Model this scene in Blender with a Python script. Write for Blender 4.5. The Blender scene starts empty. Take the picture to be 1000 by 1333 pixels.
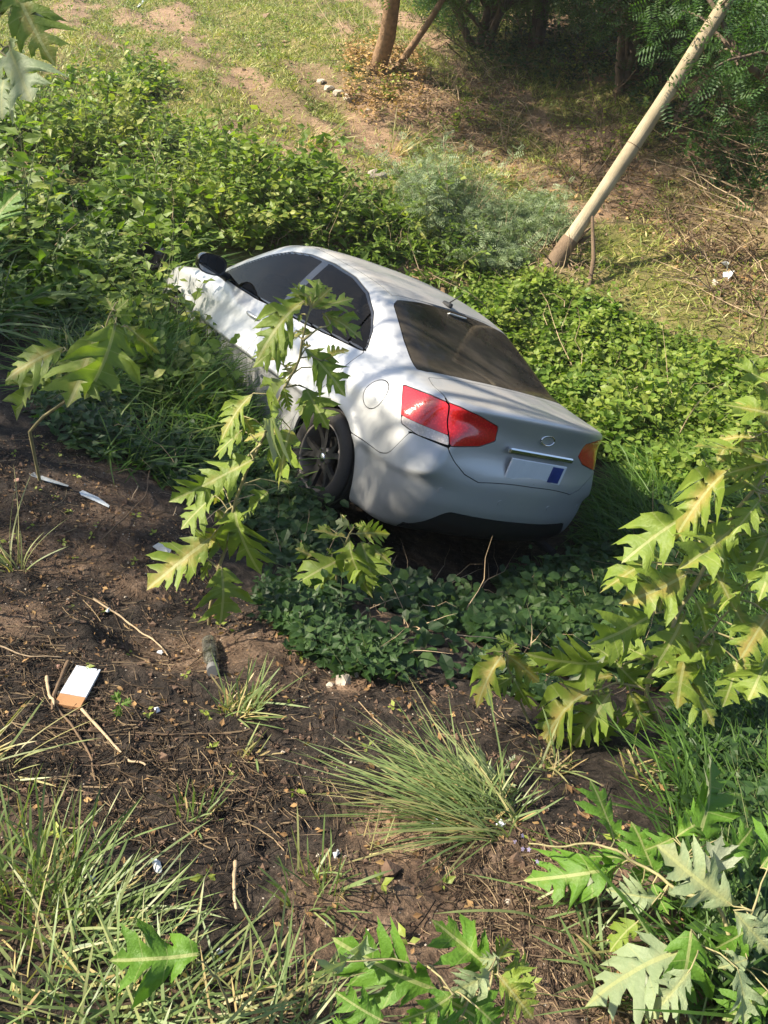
import bpy, math, random
import numpy as np
from mathutils import Vector, Matrix
random.seed(7)
RNG = np.random.default_rng(11)
SC = bpy.context.scene
COL = SC.collection
# ------------------------------------------------------------------ camera
PITCH, ROLL, CAMZ, FPX = math.radians(40), math.radians(10), 1.6, 1030.0
_f = np.array([0, math.cos(PITCH), -math.sin(PITCH)])
_u0 = np.array([0, math.sin(PITCH), math.cos(PITCH)])
_r0 = np.array([1.0, 0, 0])
_u = math.cos(ROLL)*_u0 - math.sin(ROLL)*_r0
_r = math.cos(ROLL)*_r0 + math.sin(ROLL)*_u0
CAMP = np.array([0, 0, CAMZ])
cd = bpy.data.cameras.new('camera')
cam = bpy.data.objects.new('camera', cd)
COL.objects.link(cam)
cam.matrix_world = Matrix(((_r[0], _u[0], -_f[0], 0), (_r[1], _u[1], -_f[1], 0), (_r[2], _u[2], -_f[2], CAMZ), (0, 0, 0, 1)))
cd.sensor_fit = 'VERTICAL'
cd.sensor_height = 24.0
cd.lens = FPX/1333.0*24.0
cd.clip_end = 900
cd.clip_start = 0.05
SC.camera = cam
# ------------------------------------------------------------------ light
SUNDIR = np.array([-0.77, -0.03, 0.63]); SUNDIR /= np.linalg.norm(SUNDIR)   # towards the sun
w = bpy.data.worlds.new('World'); SC.world = w; w.use_nodes = True
nt = w.node_tree; nt.nodes.clear()
sky = nt.nodes.new('ShaderNodeTexSky'); sky.sky_type = 'NISHITA'; sky.sun_disc = False
sky.sun_elevation = math.asin(SUNDIR[2]); sky.sun_rotation = math.atan2(SUNDIR[0], SUNDIR[1])
sky.dust_density = 1.5
bg = nt.nodes.new('ShaderNodeBackground'); bg.inputs['Strength'].default_value = 0.10
ow = nt.nodes.new('ShaderNodeOutputWorld')
nt.links.new(sky.outputs[0], bg.inputs[0]); nt.links.new(bg.outputs[0], ow.inputs[0])
sl = bpy.data.lights.new('sun', 'SUN'); sl.energy = 5.0; sl.angle = math.radians(0.5); sl.color = (1.0, 0.90, 0.73)
so = bpy.data.objects.new('sun', sl); COL.objects.link(so)
so.rotation_euler = Vector(SUNDIR).to_track_quat('Z', 'Y').to_euler(); so.location = (-12, -4, 14)
SC.view_settings.view_transform = 'Standard'; SC.view_settings.look = 'None'
SC.view_settings.exposure = 1.28; SC.view_settings.gamma = 1.0
SC.render.engine = 'CYCLES'
SC.cycles.max_bounces = 6; SC.cycles.transparent_max_bounces = 8
# ------------------------------------------------------------------ maths helpers
def nz(v): return v/(np.linalg.norm(v, axis=-1, keepdims=True)+1e-12)
_perm = np.random.default_rng(3).random((256, 256))
def vnoise(x, y, s=0):
    x = np.asarray(x, float)+s*17.3; y = np.asarray(y, float)+s*9.1
    xi = np.floor(x).astype(int); yi = np.floor(y).astype(int)
    fx = x-xi; fy = y-yi; fx = fx*fx*(3-2*fx); fy = fy*fy*(3-2*fy)
    g = lambda a, b: _perm[a & 255, b & 255]
    return (g(xi, yi)*(1-fx)+g(xi+1, yi)*fx)*(1-fy)+(g(xi, yi+1)*(1-fx)+g(xi+1, yi+1)*fx)*fy*1.0
def fbm(x, y, o=4, s=0, p=.5):
    a = 1.0; t = 0; n = 0
    for i in range(o):
        n = n+a*(vnoise(x*2**i, y*2**i, s+i)-.5); t += a; a *= p
    return n/t*2
def sstep(a, b, x):
    t = np.clip((x-a)/(b-a), 0, 1); return t*t*(3-2*t)
# ------------------------------------------------------------------ terrain shape
def pt(px, py, d):
    """world point seen at photo pixel (px,py), d metres in front of the lens plane"""
    px = np.asarray(px, float); py = np.asarray(py, float); d = np.asarray(d, float)
    return CAMP+(d*(px-500)/FPX)[..., None]*_r-(d*(py-666.5)/FPX)[..., None]*_u+d[..., None]*_f
CTRL = [(0,1333,1.35),(500,1333,1.45),(1000,1333,1.5),(0,1000,2.1),(500,1000,2.3),(1000,1000,2.5),(0,800,2.8),(300,800,3.2),(500,850,3.1),(750,850,3.8),(1000,800,4.0),(0,600,3.9),(300,650,4.6),(500,740,4.7),(750,760,5.1),(1000,650,5.5),(0,450,5.5),(150,450,6),(0,300,7.5),(100,250,9.5),(300,250,9.5),(500,300,9.3),(600,340,9),(715,340,9),(820,520,7.5),(1000,450,7.5),(100,50,15),(500,90,14.5),(680,200,12.5),(1000,330,9.3),(1000,200,11),(850,150,12),(0,0,18),(500,0,19),(1000,0,17)]
CP = np.array([pt(*c) for c in CTRL])
EX = [(-.455,3.865,-1.70),(.774,4.713,-2.27),(-2.08,5.90,-2.00),(-2.55,5.62,-1.78),(-2.95,6.3,-1.85),(-.853,6.75,-2.66),(-.65,5.3,-2.25),
      (-3,0,.1),(3,0,.1),(0,-3,.6),(-5,3,-.6),(6,3,-.7),(-8,-4,.5),(8,-4,.5),(0,-12,.8),(-9,8,-1.6),(-14,2,-.3),(8,8,-.6),(14,4,0),
      (-18,20,-2.2),(-14,30,-1),(0,32,1),(14,26,2.5),(12,14,1.2),(20,12,1.8),(-25,5,0),(22,-10,1),(-22,-12,.8),(0,-30,1),(0,50,4),(35,35,5),(-35,35,1),(-40,-20,1),(40,-20,2)]
CP = np.vstack([CP, np.array(EX, float)])
def _tps_fit(P, z, lam=.02):
    n = len(P); d = np.linalg.norm(P[:, None]-P[None], axis=2)
    K = np.where(d > 0, d*d*np.log(d+1e-9), 0)+lam*np.eye(n)
    A = np.zeros((n+3, n+3)); A[:n, :n] = K; A[:n, n] = 1; A[:n, n+1:] = P; A[n, :n] = 1; A[n+1:, :n] = P.T
    return np.linalg.solve(A, np.append(z, [0, 0, 0]))
_tw = _tps_fit(CP[:, :2], CP[:, 2])
def hsm(x, y):
    x = np.asarray(x, float); y = np.asarray(y, float); sh = x.shape; q = np.stack([x.ravel(), y.ravel()], 1)
    R = np.linalg.norm(q, axis=1, keepdims=True); s = np.where(R > 45, 45/np.maximum(R, 1), 1); q = q*s
    out = np.empty(len(q))
    for i in range(0, len(q), 40000):
        d = np.linalg.norm(q[i:i+40000, None]-CP[None, :, :2], axis=2)
        out[i:i+40000] = (d*d*np.log(d+1e-9))@_tw[:len(CP)]+_tw[-3]+q[i:i+40000]@_tw[-2:]
    return out.reshape(sh)
def ht(x, y):
    x = np.asarray(x, float); y = np.asarray(y, float)
    r = np.hypot(x, y)
    z = hsm(x, y)
    amp = .03+.07*sstep(3, 12, r)
    carz = sstep(.6, 1.6, np.hypot(x+.65, y-5.3)-1.0)
    z = z+amp*fbm(x*1.1, y*1.1, 4, 5)*carz
    z = z+.022*fbm(x*6, y*6, 4, 9, .6)*(1-.6*sstep(4, 9, r))
    # eroded terraces on the far side: little steps running across the slope
    t = (x*.55+y*.30)+.5*fbm(x*.35, y*.35, 3, 31)
    st = sstep(5, 9, y)*.10*(np.abs(((t*1.1) % 1)-.5)*2-.5)
    z = z+st
    # scarp of bare earth on the right
    sc = (x-4.0)*.8+(y-9.3)*.05+.25*fbm(x*1.3, y*1.3, 3, 40)
    z = z+.55*sstep(-.15, .25, sc)*sstep(6.5, 8.5, y)*(1-sstep(14, 18, y))
    # eroded lip in the left foreground
    e = (y-(1.95+.0*x))+.30*(x+1.3)+.12*fbm(x*3, y*3, 3, 50)
    z = z-.13*sstep(-.06, .10, e)*sstep(-.35, -.75, x)*(1-sstep(.3, .9, e))
    return z
def hit(px, py):
    """where the ray through photo pixel meets the ground"""
    px = np.atleast_1d(np.asarray(px, float)); py = np.atleast_1d(np.asarray(py, float))
    lo = np.full(px.shape, .4); found = np.zeros(px.shape, bool); hi = np.full(px.shape, 45.0); d = .6
    prev = lo.copy()
    while d < 45:
        p = pt(px, py, np.full(px.shape, d)); b = (p[:, 2] < ht(p[:, 0], p[:, 1])) & ~found
        hi[b] = d; lo[b] = prev[b]; found |= b; prev[:] = d; d *= 1.05
        if found.all(): break
    for _ in range(12):
        m = (lo+hi)/2; p = pt(px, py, m); b = p[:, 2] < ht(p[:, 0], p[:, 1]); hi = np.where(b, m, hi); lo = np.where(b, lo, m)
    p = pt(px, py, hi); p[:, 2] = ht(p[:, 0], p[:, 1]); return p
def hit1(px, py): return hit([px], [py])[0]
def inpoly(x, y, poly):
    c = np.zeros(x.shape, bool); n = len(poly)
    for i in range(n):
        x1, y1 = poly[i]; x2, y2 = poly[(i+1) % n]
        c ^= ((y1 > y) != (y2 > y)) & (x < (x2-x1)*(y-y1)/(y2-y1+1e-12)+x1)
    return c
def sdpoly(x, y, poly):
    """signed distance to a polygon, negative inside"""
    d = np.full(x.shape, 1e9); n = len(poly)
    for i in range(n):
        a = poly[i]; b = poly[(i+1) % n]; ex, ey = b[0]-a[0], b[1]-a[1]
        t = np.clip(((x-a[0])*ex+(y-a[1])*ey)/(ex*ex+ey*ey+1e-12), 0, 1)
        d = np.minimum(d, np.hypot(x-a[0]-t*ex, y-a[1]-t*ey))
    return np.where(inpoly(x, y, poly), -d, d)
def region(pix, n, rng=RNG, clump=None):
    """n points spread evenly over the patch of ground whose corners are seen at these pixels"""
    c = hit([p[0] for p in pix], [p[1] for p in pix])[:, :2]
    lo = c.min(0); hi = c.max(0); out = []; tot = 0; poly = [tuple(q) for q in c]
    while tot < n:
        q = rng.uniform(lo, hi, (n*3, 2)); k = inpoly(q[:, 0], q[:, 1], poly)
        if clump: k &= (fbm(q[:, 0]*clump[0], q[:, 1]*clump[0], 3, 71) > clump[1]+rng.normal(size=len(q))*.12)
        q = q[k]; out.append(q); tot += len(q)
        if len(q) == 0: break
    q = np.vstack(out)[:n]
    return np.column_stack([q, ht(q[:, 0], q[:, 1])])
CAR_A = np.array([[-0.614,-0.7686,0.1796],[0.7684,-0.5301,0.3586],[-0.1804,0.3582,0.916]])
CAR_T = np.array([-0.654, 5.307, -2.199])
def offcar(P, m=.0):
    q = (P-CAR_T)@CAR_A
    return ~((np.abs(q[:, 0]) < 2.25+m) & (np.abs(q[:, 1]) < .92+m))
# ------------------------------------------------------------------ scene graph helpers
def tag(o, label=None, cat=None, group=None, kind=None):
    if label: o['label'] = label
    if cat: o['category'] = cat
    if group: o['group'] = group
    if kind: o['kind'] = kind
    return o
def empty(name, loc, label=None, cat=None, group=None, mat=None):
    o = bpy.data.objects.new(name, None); COL.objects.link(o); o.empty_display_size = .1
    if mat is not None: o.matrix_world = mat
    else: o.location = Vector(loc)
    return tag(o, label, cat, group)
def mk(name, V, F, mat, parent=None, smooth=True, tint=None, uv=None, nor=None, col=None, keep=True):
    """mesh object from arrays; V in world space unless the parent is given at the origin of V"""
    V = np.ascontiguousarray(V, np.float32); F = np.ascontiguousarray(F, np.int32)
    me = bpy.data.meshes.new(name); k = F.shape[1]
    me.vertices.add(len(V)); me.vertices.foreach_set('co', V.ravel())
    me.loops.add(F.size); me.loops.foreach_set('vertex_index', F.ravel())
    me.polygons.add(len(F)); me.polygons.foreach_set('loop_start', np.arange(0, F.size, k, dtype=np.int32))
    me.polygons.foreach_set('loop_total', np.full(len(F), k, np.int32))
    me.polygons.foreach_set('use_smooth', np.full(len(F), bool(smooth)))
    if tint is not None:
        a = me.attributes.new('tint', 'FLOAT', 'POINT'); a.data.foreach_set('value', np.ascontiguousarray(tint, np.float32))
    if col is not None:
        a = me.attributes.new('col', 'FLOAT_VECTOR', 'POINT'); a.data.foreach_set('vector', np.ascontiguousarray(col, np.float32).ravel())
    if uv is not None:
        u = me.uv_layers.new(name='UVMap'); u.data.foreach_set('uv', np.ascontiguousarray(uv[F.ravel()], np.float32).ravel())
    me.update(calc_edges=True)
    me.validate()
    if nor is not None: me.normals_split_custom_set_from_vertices([tuple(n) for n in nor])
    if mat: me.materials.append(mat)
    o = bpy.data.objects.new(name, me); COL.objects.link(o)
    if parent is not None: o.parent = parent
    return o
def mkw(name, V, F, mat, parent, **k):
    """like mk, with V in world space under a parent that is an unrotated Empty"""
    return mk(name, V-np.array(parent.location), F, mat, parent, **k)
class MB:
    """joins small pieces into one mesh of triangles"""
    def __init__(s): s.V = []; s.F = []; s.T = []; s.U = []; s.n = 0
    def add(s, V, F, t=0.0, uv=None):
        V = np.asarray(V, float); F = np.asarray(F, int)
        if F.shape[1] == 4: F = np.vstack([F[:, :3], F[:, [0, 2, 3]]])
        s.V.append(V); s.F.append(F+s.n); s.T.append(np.broadcast_to(np.asarray(t, float), (len(V),)))
        s.U.append(uv if uv is not None else np.zeros((len(V), 2))); s.n += len(V); return s
    def tube(s, P, R, sides=6, t=0.0, cap=True):
        P = np.asarray(P, float); n = len(P); R = np.broadcast_to(np.asarray(R, float), (n,))
        T = np.gradient(P, axis=0) if n > 1 else P; T = nz(T)
        ref = np.array([.13, .31, .94]) if abs(T[0] @ np.array([.13, .31, .94])) < .9 else np.array([1., .1, 0])
        A = nz(np.cross(T, ref)); B = np.cross(T, A)
        an = np.arange(sides)*2*np.pi/sides
        V = P[:, None]+R[:, None, None]*(np.cos(an)[None, :, None]*A[:, None]+np.sin(an)[None, :, None]*B[:, None])
        i = np.arange(n-1)[:, None]*sides; j = np.arange(sides)[None]; k = (j+1) % sides
        F = np.stack([i+j, i+k, i+sides+k, i+sides+j], -1).reshape(-1, 4)
        V = V.reshape(-1, 3)
        uv = np.column_stack([np.repeat(np.linspace(0, 1, n), sides), np.tile(an/(2*np.pi), n)])
        s.add(V, F, t, uv)
        if cap:
            for e, c in ((0, P[0]), (n-1, P[-1])):
                jj = np.arange(sides)
                s.add(np.vstack([V[e*sides:(e+1)*sides], c]), np.column_stack([jj, (jj+1) % sides, np.full(sides, sides)]), t)
        return s
    def box(s, c, sz, M=None, t=0.0, bev=.0):
        h = np.asarray(sz, float)/2; V = np.array([[x, y, z] for z in (-1, 1) for y in (-1, 1) for x in (-1, 1)], float)
        if bev > 0:
            W = []
            for v in V:
                for ax in range(3):
                    q = v*h-v*bev; q[ax] = v[ax]*h[ax]; W.append(q)
            W = np.array(W); bm = hullfaces(W); VV = W; FF = bm
        else:
            VV = V*h; FF = np.array([[0,2,3,1],[4,5,7,6],[0,1,5,4],[2,6,7,3],[0,4,6,2],[1,3,7,5]])
        if M is not None: VV = VV@np.asarray(M).T
        return s.add(VV+np.asarray(c), FF, t)
    def obj(s, name, mat, parent=None, world=False, smooth=False, **k):
        V = np.vstack(s.V); F = np.vstack(s.F)
        if world and parent is not None: V = V-np.array(parent.location)
        return mk(name, V, F, mat, parent, smooth=smooth, tint=np.concatenate(s.T), uv=np.vstack(s.U), **k)
def hullfaces(W):
    import bmesh
    bm = bmesh.new(); vs = [bm.verts.new(v) for v in W]; bm.verts.index_update()
    r = bmesh.ops.convex_hull(bm, input=vs); bmesh.ops.triangulate(bm, faces=bm.faces[:]); bm.verts.index_update()
    F = np.array([[v.index for v in f.verts] for f in bm.faces]); bm.free(); return F
# ------------------------------------------------------------------ material helpers
def newmat(name):
    m = bpy.data.materials.new(name); m.use_nodes = True; nt = m.node_tree; nt.nodes.clear()
    out = nt.nodes.new('ShaderNodeOutputMaterial'); return m, nt, out
def N(nt, t, **k):
    n = nt.nodes.new(t)
    for a, b in k.items():
        if a in n.inputs: n.inputs[a].default_value = b
        else: setattr(n, a, b)
    return n
def ramp(nt, src, stops, interp='LINEAR'):
    r = nt.nodes.new('ShaderNodeValToRGB'); r.color_ramp.interpolation = interp
    e = r.color_ramp.elements
    while len(e) < len(stops): e.new(.5)
    for i, (p, c) in enumerate(stops): e[i].position = p; e[i].color = (*c, 1) if len(c) == 3 else c
    nt.links.new(src, r.inputs[0]); return r.outputs[0]
def noise(nt, scale, detail=4, rough=.6, vec=None, coord='Object'):
    n = nt.nodes.new('ShaderNodeTexNoise'); n.inputs['Scale'].default_value = scale; n.inputs['Detail'].default_value = detail; n.inputs['Roughness'].default_value = rough
    if vec is None: tc = nt.nodes.new('ShaderNodeTexCoord'); vec = tc.outputs[coord]
    nt.links.new(vec, n.inputs['Vector']); return n.outputs[0]
def mix(nt, f, a, b, mode='MIX'):
    m = nt.nodes.new('ShaderNodeMix'); m.data_type = 'RGBA'; m.blend_type = mode
    for s, v in ((0, f), (6, a), (7, b)):
        if hasattr(v, 'node'): nt.links.new(v, m.inputs[s])
        else: m.inputs[s].default_value = v if s == 0 else (*v, 1)
    return m.outputs[2]
def math_(nt, op, a, b=0.0, c=0.0):
    m = nt.nodes.new('ShaderNodeMath'); m.operation = op
    for i, v in enumerate((a, b, c)):
        if hasattr(v, 'node'): nt.links.new(v, m.inputs[i])
        else: m.inputs[i].default_value = v
    return m.outputs[0]
def bump(nt, h, strength=.5, dist=.01):
    b = nt.nodes.new('ShaderNodeBump'); b.inputs['Strength'].default_value = strength; b.inputs['Distance'].default_value = dist
    nt.links.new(h, b.inputs['Height']); return b.outputs[0]
def lk(nt, a, b): nt.links.new(a, b)
def leafmat(name, stops, trans=.35, rough=.5, tcol=None, big=False):
    """leaf: colour from the per-leaf tint, light through the blade, soft sheen"""
    m, nt, out = newmat(name)
    at = N(nt, 'ShaderNodeAttribute', attribute_name='tint')
    c = ramp(nt, at.outputs['Fac'], stops)
    n1 = noise(nt, 9, 3)
    c = mix(nt, math_(nt, 'MULTIPLY', n1, .5), c, (.16, .17, .03), 'MIX') if False else mix(nt, .35, c, ramp(nt, n1, [(.3, (.55, .55, .55)), (.7, (1.5, 1.5, 1.4))]), 'MULTIPLY')
    p = N(nt, 'ShaderNodeBsdfPrincipled'); lk(nt, c, p.inputs['Base Color']); p.inputs['Roughness'].default_value = rough
    p.inputs['Specular IOR Level'].default_value = .35
    t = N(nt, 'ShaderNodeBsdfTranslucent')
    lk(nt, mix(nt, 1.0, c, tcol or (1.5, 1.75, .55), 'MULTIPLY'), t.inputs['Color'])
    ms = N(nt, 'ShaderNodeMixShader'); ms.inputs[0].default_value = trans
    lk(nt, p.outputs[0], ms.inputs[1]); lk(nt, t.outputs[0], ms.inputs[2]); lk(nt, ms.outputs[0], out.inputs[0])
    return m
def simple(name, col, rough=.7, metal=0.0, var=.25, scale=12, bmp=.0, spec=.4, coat=0.0):
    m, nt, out = newmat(name)
    n1 = noise(nt, scale, 5)
    c = ramp(nt, n1, [(.25, tuple(v*(1-var) for v in col)), (.75, tuple(min(1, v*(1+var)) for v in col))])
    p = N(nt, 'ShaderNodeBsdfPrincipled'); lk(nt, c, p.inputs['Base Color']); p.inputs['Roughness'].default_value = rough
    p.inputs['Metallic'].default_value = metal; p.inputs['Specular IOR Level'].default_value = spec; p.inputs['Coat Weight'].default_value = coat
    if bmp: lk(nt, bump(nt, noise(nt, scale*3, 4), .6, bmp), p.inputs['Normal'])
    lk(nt, p.outputs[0], out.inputs[0]); return m
# ================================================================== GROUND
TRACKS = [hit([100, 170, 250, 330, 400, 440], [35, 65, 78, 115, 165, 215])[:, :2], hit([380, 440, 540, 640, 700, 760], [85, 118, 165, 200, 225, 250])[:, :2]]
def earthmix(x, y):
    far = sstep(6.0, 8.5, y+.25*x)
    n = fbm(x*.8, y*.8, 4, 80)
    band = (x*.88+y*.47)*1.1; bn = fbm(band, (y*.88-x*.47)*.16, 3, 90)
    dry = far*np.clip(sstep(.0, .36, bn+n*.7+.35*fbm(x*3,y*3,3,88))*.95+sstep(2.6, 3.2, x-.08*(y-9)+.25*n)*sstep(7.4, 8.6, y)*(1-sstep(12,14,y))*.62, 0, 1)
    for L_ in TRACKS:
        d = np.full(x.shape, 1e9)
        for a, c in zip(L_[:-1], L_[1:]):
            e = c-a; t = np.clip(((x-a[0])*e[0]+(y-a[1])*e[1])/(e@e), 0, 1); d = np.minimum(d, np.hypot(x-a[0]-t*e[0], y-a[1]-t*e[1]))
        dry = np.maximum(dry, far*.75*sstep(.42, .08, d+.6*n))
    return far, dry, far*(1-dry)
def ground():
    # one sheet: fine rings near the lens, coarse towards the horizon
    fan = np.concatenate([np.linspace(-48, 48, 400), np.linspace(48, 312, 90)[1:-1]])*np.pi/180
    rr = np.concatenate([[0.02, .15, .25], np.geomspace(.33, 26, 520), np.geomspace(27, 300, 30)])
    A, Rr = np.meshgrid(fan, rr)
    X = Rr*np.sin(A); Y = Rr*np.cos(A); Z = ht(X, Y)
    # small clods, only where the sheet is fine enough
    near = (1-sstep(5, 9, Rr))
    Z = Z+near*(.012*fbm(X*22, Y*22, 3, 60)+.008*np.maximum(0, fbm(X*45, Y*45, 2, 64)))
    V = np.column_stack([X.ravel(), Y.ravel(), Z.ravel()])
    na = len(fan); nr = len(rr)
    i = np.arange(nr-1)[:, None]*na; j = np.arange(na)[None]; k = (j+1) % na
    F = np.stack([i+j, i+k, i+na+k, i+na+j], -1).reshape(-1, 4)[:, ::-1]
    # what kind of earth lies where: x moist dark soil, y dry pinkish earth, z green/straw turf
    x, y = V[:, 0], V[:, 1]
    far, dry, turf = earthmix(x, y)
    dryn = (1-far)*sstep(.10, .5, fbm(x*1.9, y*1.9, 4, 95))*.40
    for q_, rr_, am in ((hit1(515, 1085), .13, .95), (hit1(450, 890), .09, .7), (hit1(640, 1190), .15, .5), (hit1(180, 760), .14, .4), (hit1(20, 800), .14, .45)):
        dryn = np.maximum(dryn, am*sstep(1.2, .5, np.hypot(x-q_[0], y-q_[1])/rr_+.5*fbm(x*14, y*14, 3, 97)))
    col = np.column_stack([np.clip(1-dry-turf, 0, 1), dry+dryn, turf])
    m, nt, out = newmat('earth')
    at = N(nt, 'ShaderNodeAttribute', attribute_name='col'); sp = N(nt, 'ShaderNodeSeparateXYZ'); lk(nt, at.outputs['Vector'], sp.inputs[0])
    na_ = noise(nt, 14, 8, .65); nb = noise(nt, 90, 5, .7); nc = noise(nt, 3, 5)
    soil = ramp(nt, na_, [(.3, (.014, .011, .009)), (.5, (.032, .025, .020)), (.72, (.085, .067, .054))])
    dryc = ramp(nt, na_, [(.25, (.15, .095, .06)), (.5, (.30, .20, .13)), (.75, (.42, .30, .21))])
    turfc = ramp(nt, noise(nt, 5, 7, .7), [(.3, (.06, .075, .018)), (.5, (.16, .155, .05)), (.7, (.33, .25, .13))])
    c = mix(nt, sp.outputs[1], soil, dryc); c = mix(nt, sp.outputs[2], c, turfc)
    c = mix(nt, .7, c, ramp(nt, nb, [(.36, (.30, .30, .30)), (.62, (1.5, 1.42, 1.35))]), 'MULTIPLY')
    # pale specks of grit and lime
    vo = N(nt, 'ShaderNodeTexVoronoi'); vo.inputs['Scale'].default_value = 55; tc = N(nt, 'ShaderNodeTexCoord'); lk(nt, tc.outputs['Object'], vo.inputs['Vector'])
    spk = math_(nt, 'MULTIPLY', math_(nt, 'LESS_THAN', vo.outputs['Distance'], .13), math_(nt, 'GREATER_THAN', noise(nt, 33, 1), .62))
    c = mix(nt, spk, c, (.42, .38, .33))
    p = N(nt, 'ShaderNodeBsdfPrincipled'); lk(nt, c, p.inputs['Base Color']); p.inputs['Roughness'].default_value = .93
    p.inputs['Specular IOR Level'].default_value = .25
    h = math_(nt, 'ADD', math_(nt, 'MULTIPLY', na_, 1.0), math_(nt, 'MULTIPLY', nb, .55))
    lk(nt, bump(nt, h, .9, .03), p.inputs['Normal']); lk(nt, p.outputs[0], out.inputs[0])
    tag(mk('ground', V, F, m, smooth=True, col=col), kind='structure')
ground()
# ================================================================== CAR
def lut(xs, ys, sig, lo=None, hi=None):
    lo = xs[0]-.3 if lo is None else lo; hi = xs[-1]+.3 if hi is None else hi
    g = np.linspace(lo, hi, 900); dx = g[1]-g[0]; y = np.interp(g, xs, ys)
    r = max(1, int(3*sig/dx)); k = np.exp(-.5*(np.arange(-r, r+1)*dx/sig)**2); k /= k.sum()
    # linear extrapolation padding keeps slopes at the ends
    yp = np.concatenate([np.full(r, y[0]), y, np.full(r, y[-1])]); ys2 = np.convolve(yp, k, 'valid')
    return lambda x: np.interp(x, g, ys2)
def smax(a, b, k):
    h = np.clip(.5+.5*(a-b)/k, 0, 1); return b*(1-h)+a*h+k*h*(1-h)
def smin(a, b, k): return -smax(-a, -b, k)
_Wz = lut([.10, .20, .36, .56, .72, .835, .86, .96, 1.1], [.80, .835, .865, .882, .880, .872, .858, .80, .68], .026)
_Wx = lut([-2.4, -2.15, -1.9, -1.5, -.8, .2, 1.0, 1.5, 1.9, 2.1, 2.4], [.90, .935, .965, .992, 1, 1, .995, .985, .945, .90, .80], .12)
_Rz = lut([.10, .22, .32, .44, .60, .68, .72, .78, .90, 1.0, 1.04, 1.1], [-2.12, -2.18, -2.245, -2.27, -2.265, -2.250, -2.230, -2.212, -2.208, -2.235, -2.25, -2.23], .022)
_Fz = lut([.10, .22, .35, .5, .62, .75, .9, 1.0], [2.10, 2.19, 2.24, 2.235, 2.21, 2.13, 1.95, 1.8], .03)
_Tx = lut([-2.4, -2.26, -2.2, -2.05, -1.75, -1.4, -.9, .6, .95, 1.3, 1.7, 2.0, 2.2, 2.4], [1.055, 1.055, 1.05, 1.055, 1.075, 1.04, .98, .94, .985, .95, .875, .79, .70, .58], .05)
_Zr = lut([-2.4, -2.0, -1.74, -1.04, -.85, -.55, -.15, .1, .38, 1.10, 1.3, 1.7], [.80, .95, 1.062, 1.372, 1.412, 1.445, 1.462, 1.452, 1.395, .955, .83, .60], .045)
_Gx = lut([-2.3, -1.8, -1.4, -1.0, -.4, .2, .8, 1.2, 1.6], [.72, .83, .905, .955, .995, 1, .965, .89, .75], .12)
def carf(P):
    x, y, z = P[..., 0], np.abs(P[..., 1]), P[..., 2]
    flare = 0
    for cx in (-1.325, 1.325):
        r = np.hypot(x-cx, z-.31); flare = flare+.016*np.exp(-((r-.375)/.05)**2)
    Wd = _Wz(z)*_Wx(x)+flare
    # soft dents: front door and fender, just behind the mirror
    left = P[..., 1] > 0
    dent = .030*np.exp(-((x-.62)/.16)**2-((z-.86)/.06)**2)+.018*np.exp(-((x-.25)/.35)**2-((z-.66)/.09)**2)-.012*np.exp(-((x-.45)/.12)**2-((z-.90)/.03)**2)
    Wd = Wd-np.where(left, dent, 0)
    side = (y-Wd)*.97
    R = _Rz(z)+.22*np.clip(y/.86, 0, 1.2)**2.3
    rear = R-x
    F = _Fz(z)-.34*np.clip(y/.86, 0, 1.2)**2.2
    front = (x-F)*.9
    crown = .09*y*y
    T = _Tx(x)-crown+.0
    top = (z-T)*.97
    b = smax(smax(side, rear, .16), front, .20)
    b = smax(b, top, .045+.05*sstep(-1.9, -1.6, x)*0)
    b = smax(b, .185+.05*sstep(1.9, 2.2, np.abs(x))-z, .05)
    g = _Gx(x)*(.825-.40*(z-.95)-.32*np.clip(z-.95, 0, 1)**2)
    gs = (y-g)*.90
    sl = (_Zr(x+.01)-_Zr(x-.01))/.02
    gr = (z-(_Zr(x)-.085*y*y))/np.sqrt(1+sl*sl)
    gh = smax(smax(smax(gs, gr, .10), .6-z, .02), -2.14-x, .06)
    return smin(b, gh, .035+.05*sstep(-.9, -1.5, x))
def carn(P, e=.004):
    G = np.stack([carf(P+np.array(d)*e)-carf(P-np.array(d)*e) for d in ((1, 0, 0), (0, 1, 0), (0, 0, 1))], -1)
    return nz(G)
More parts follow.
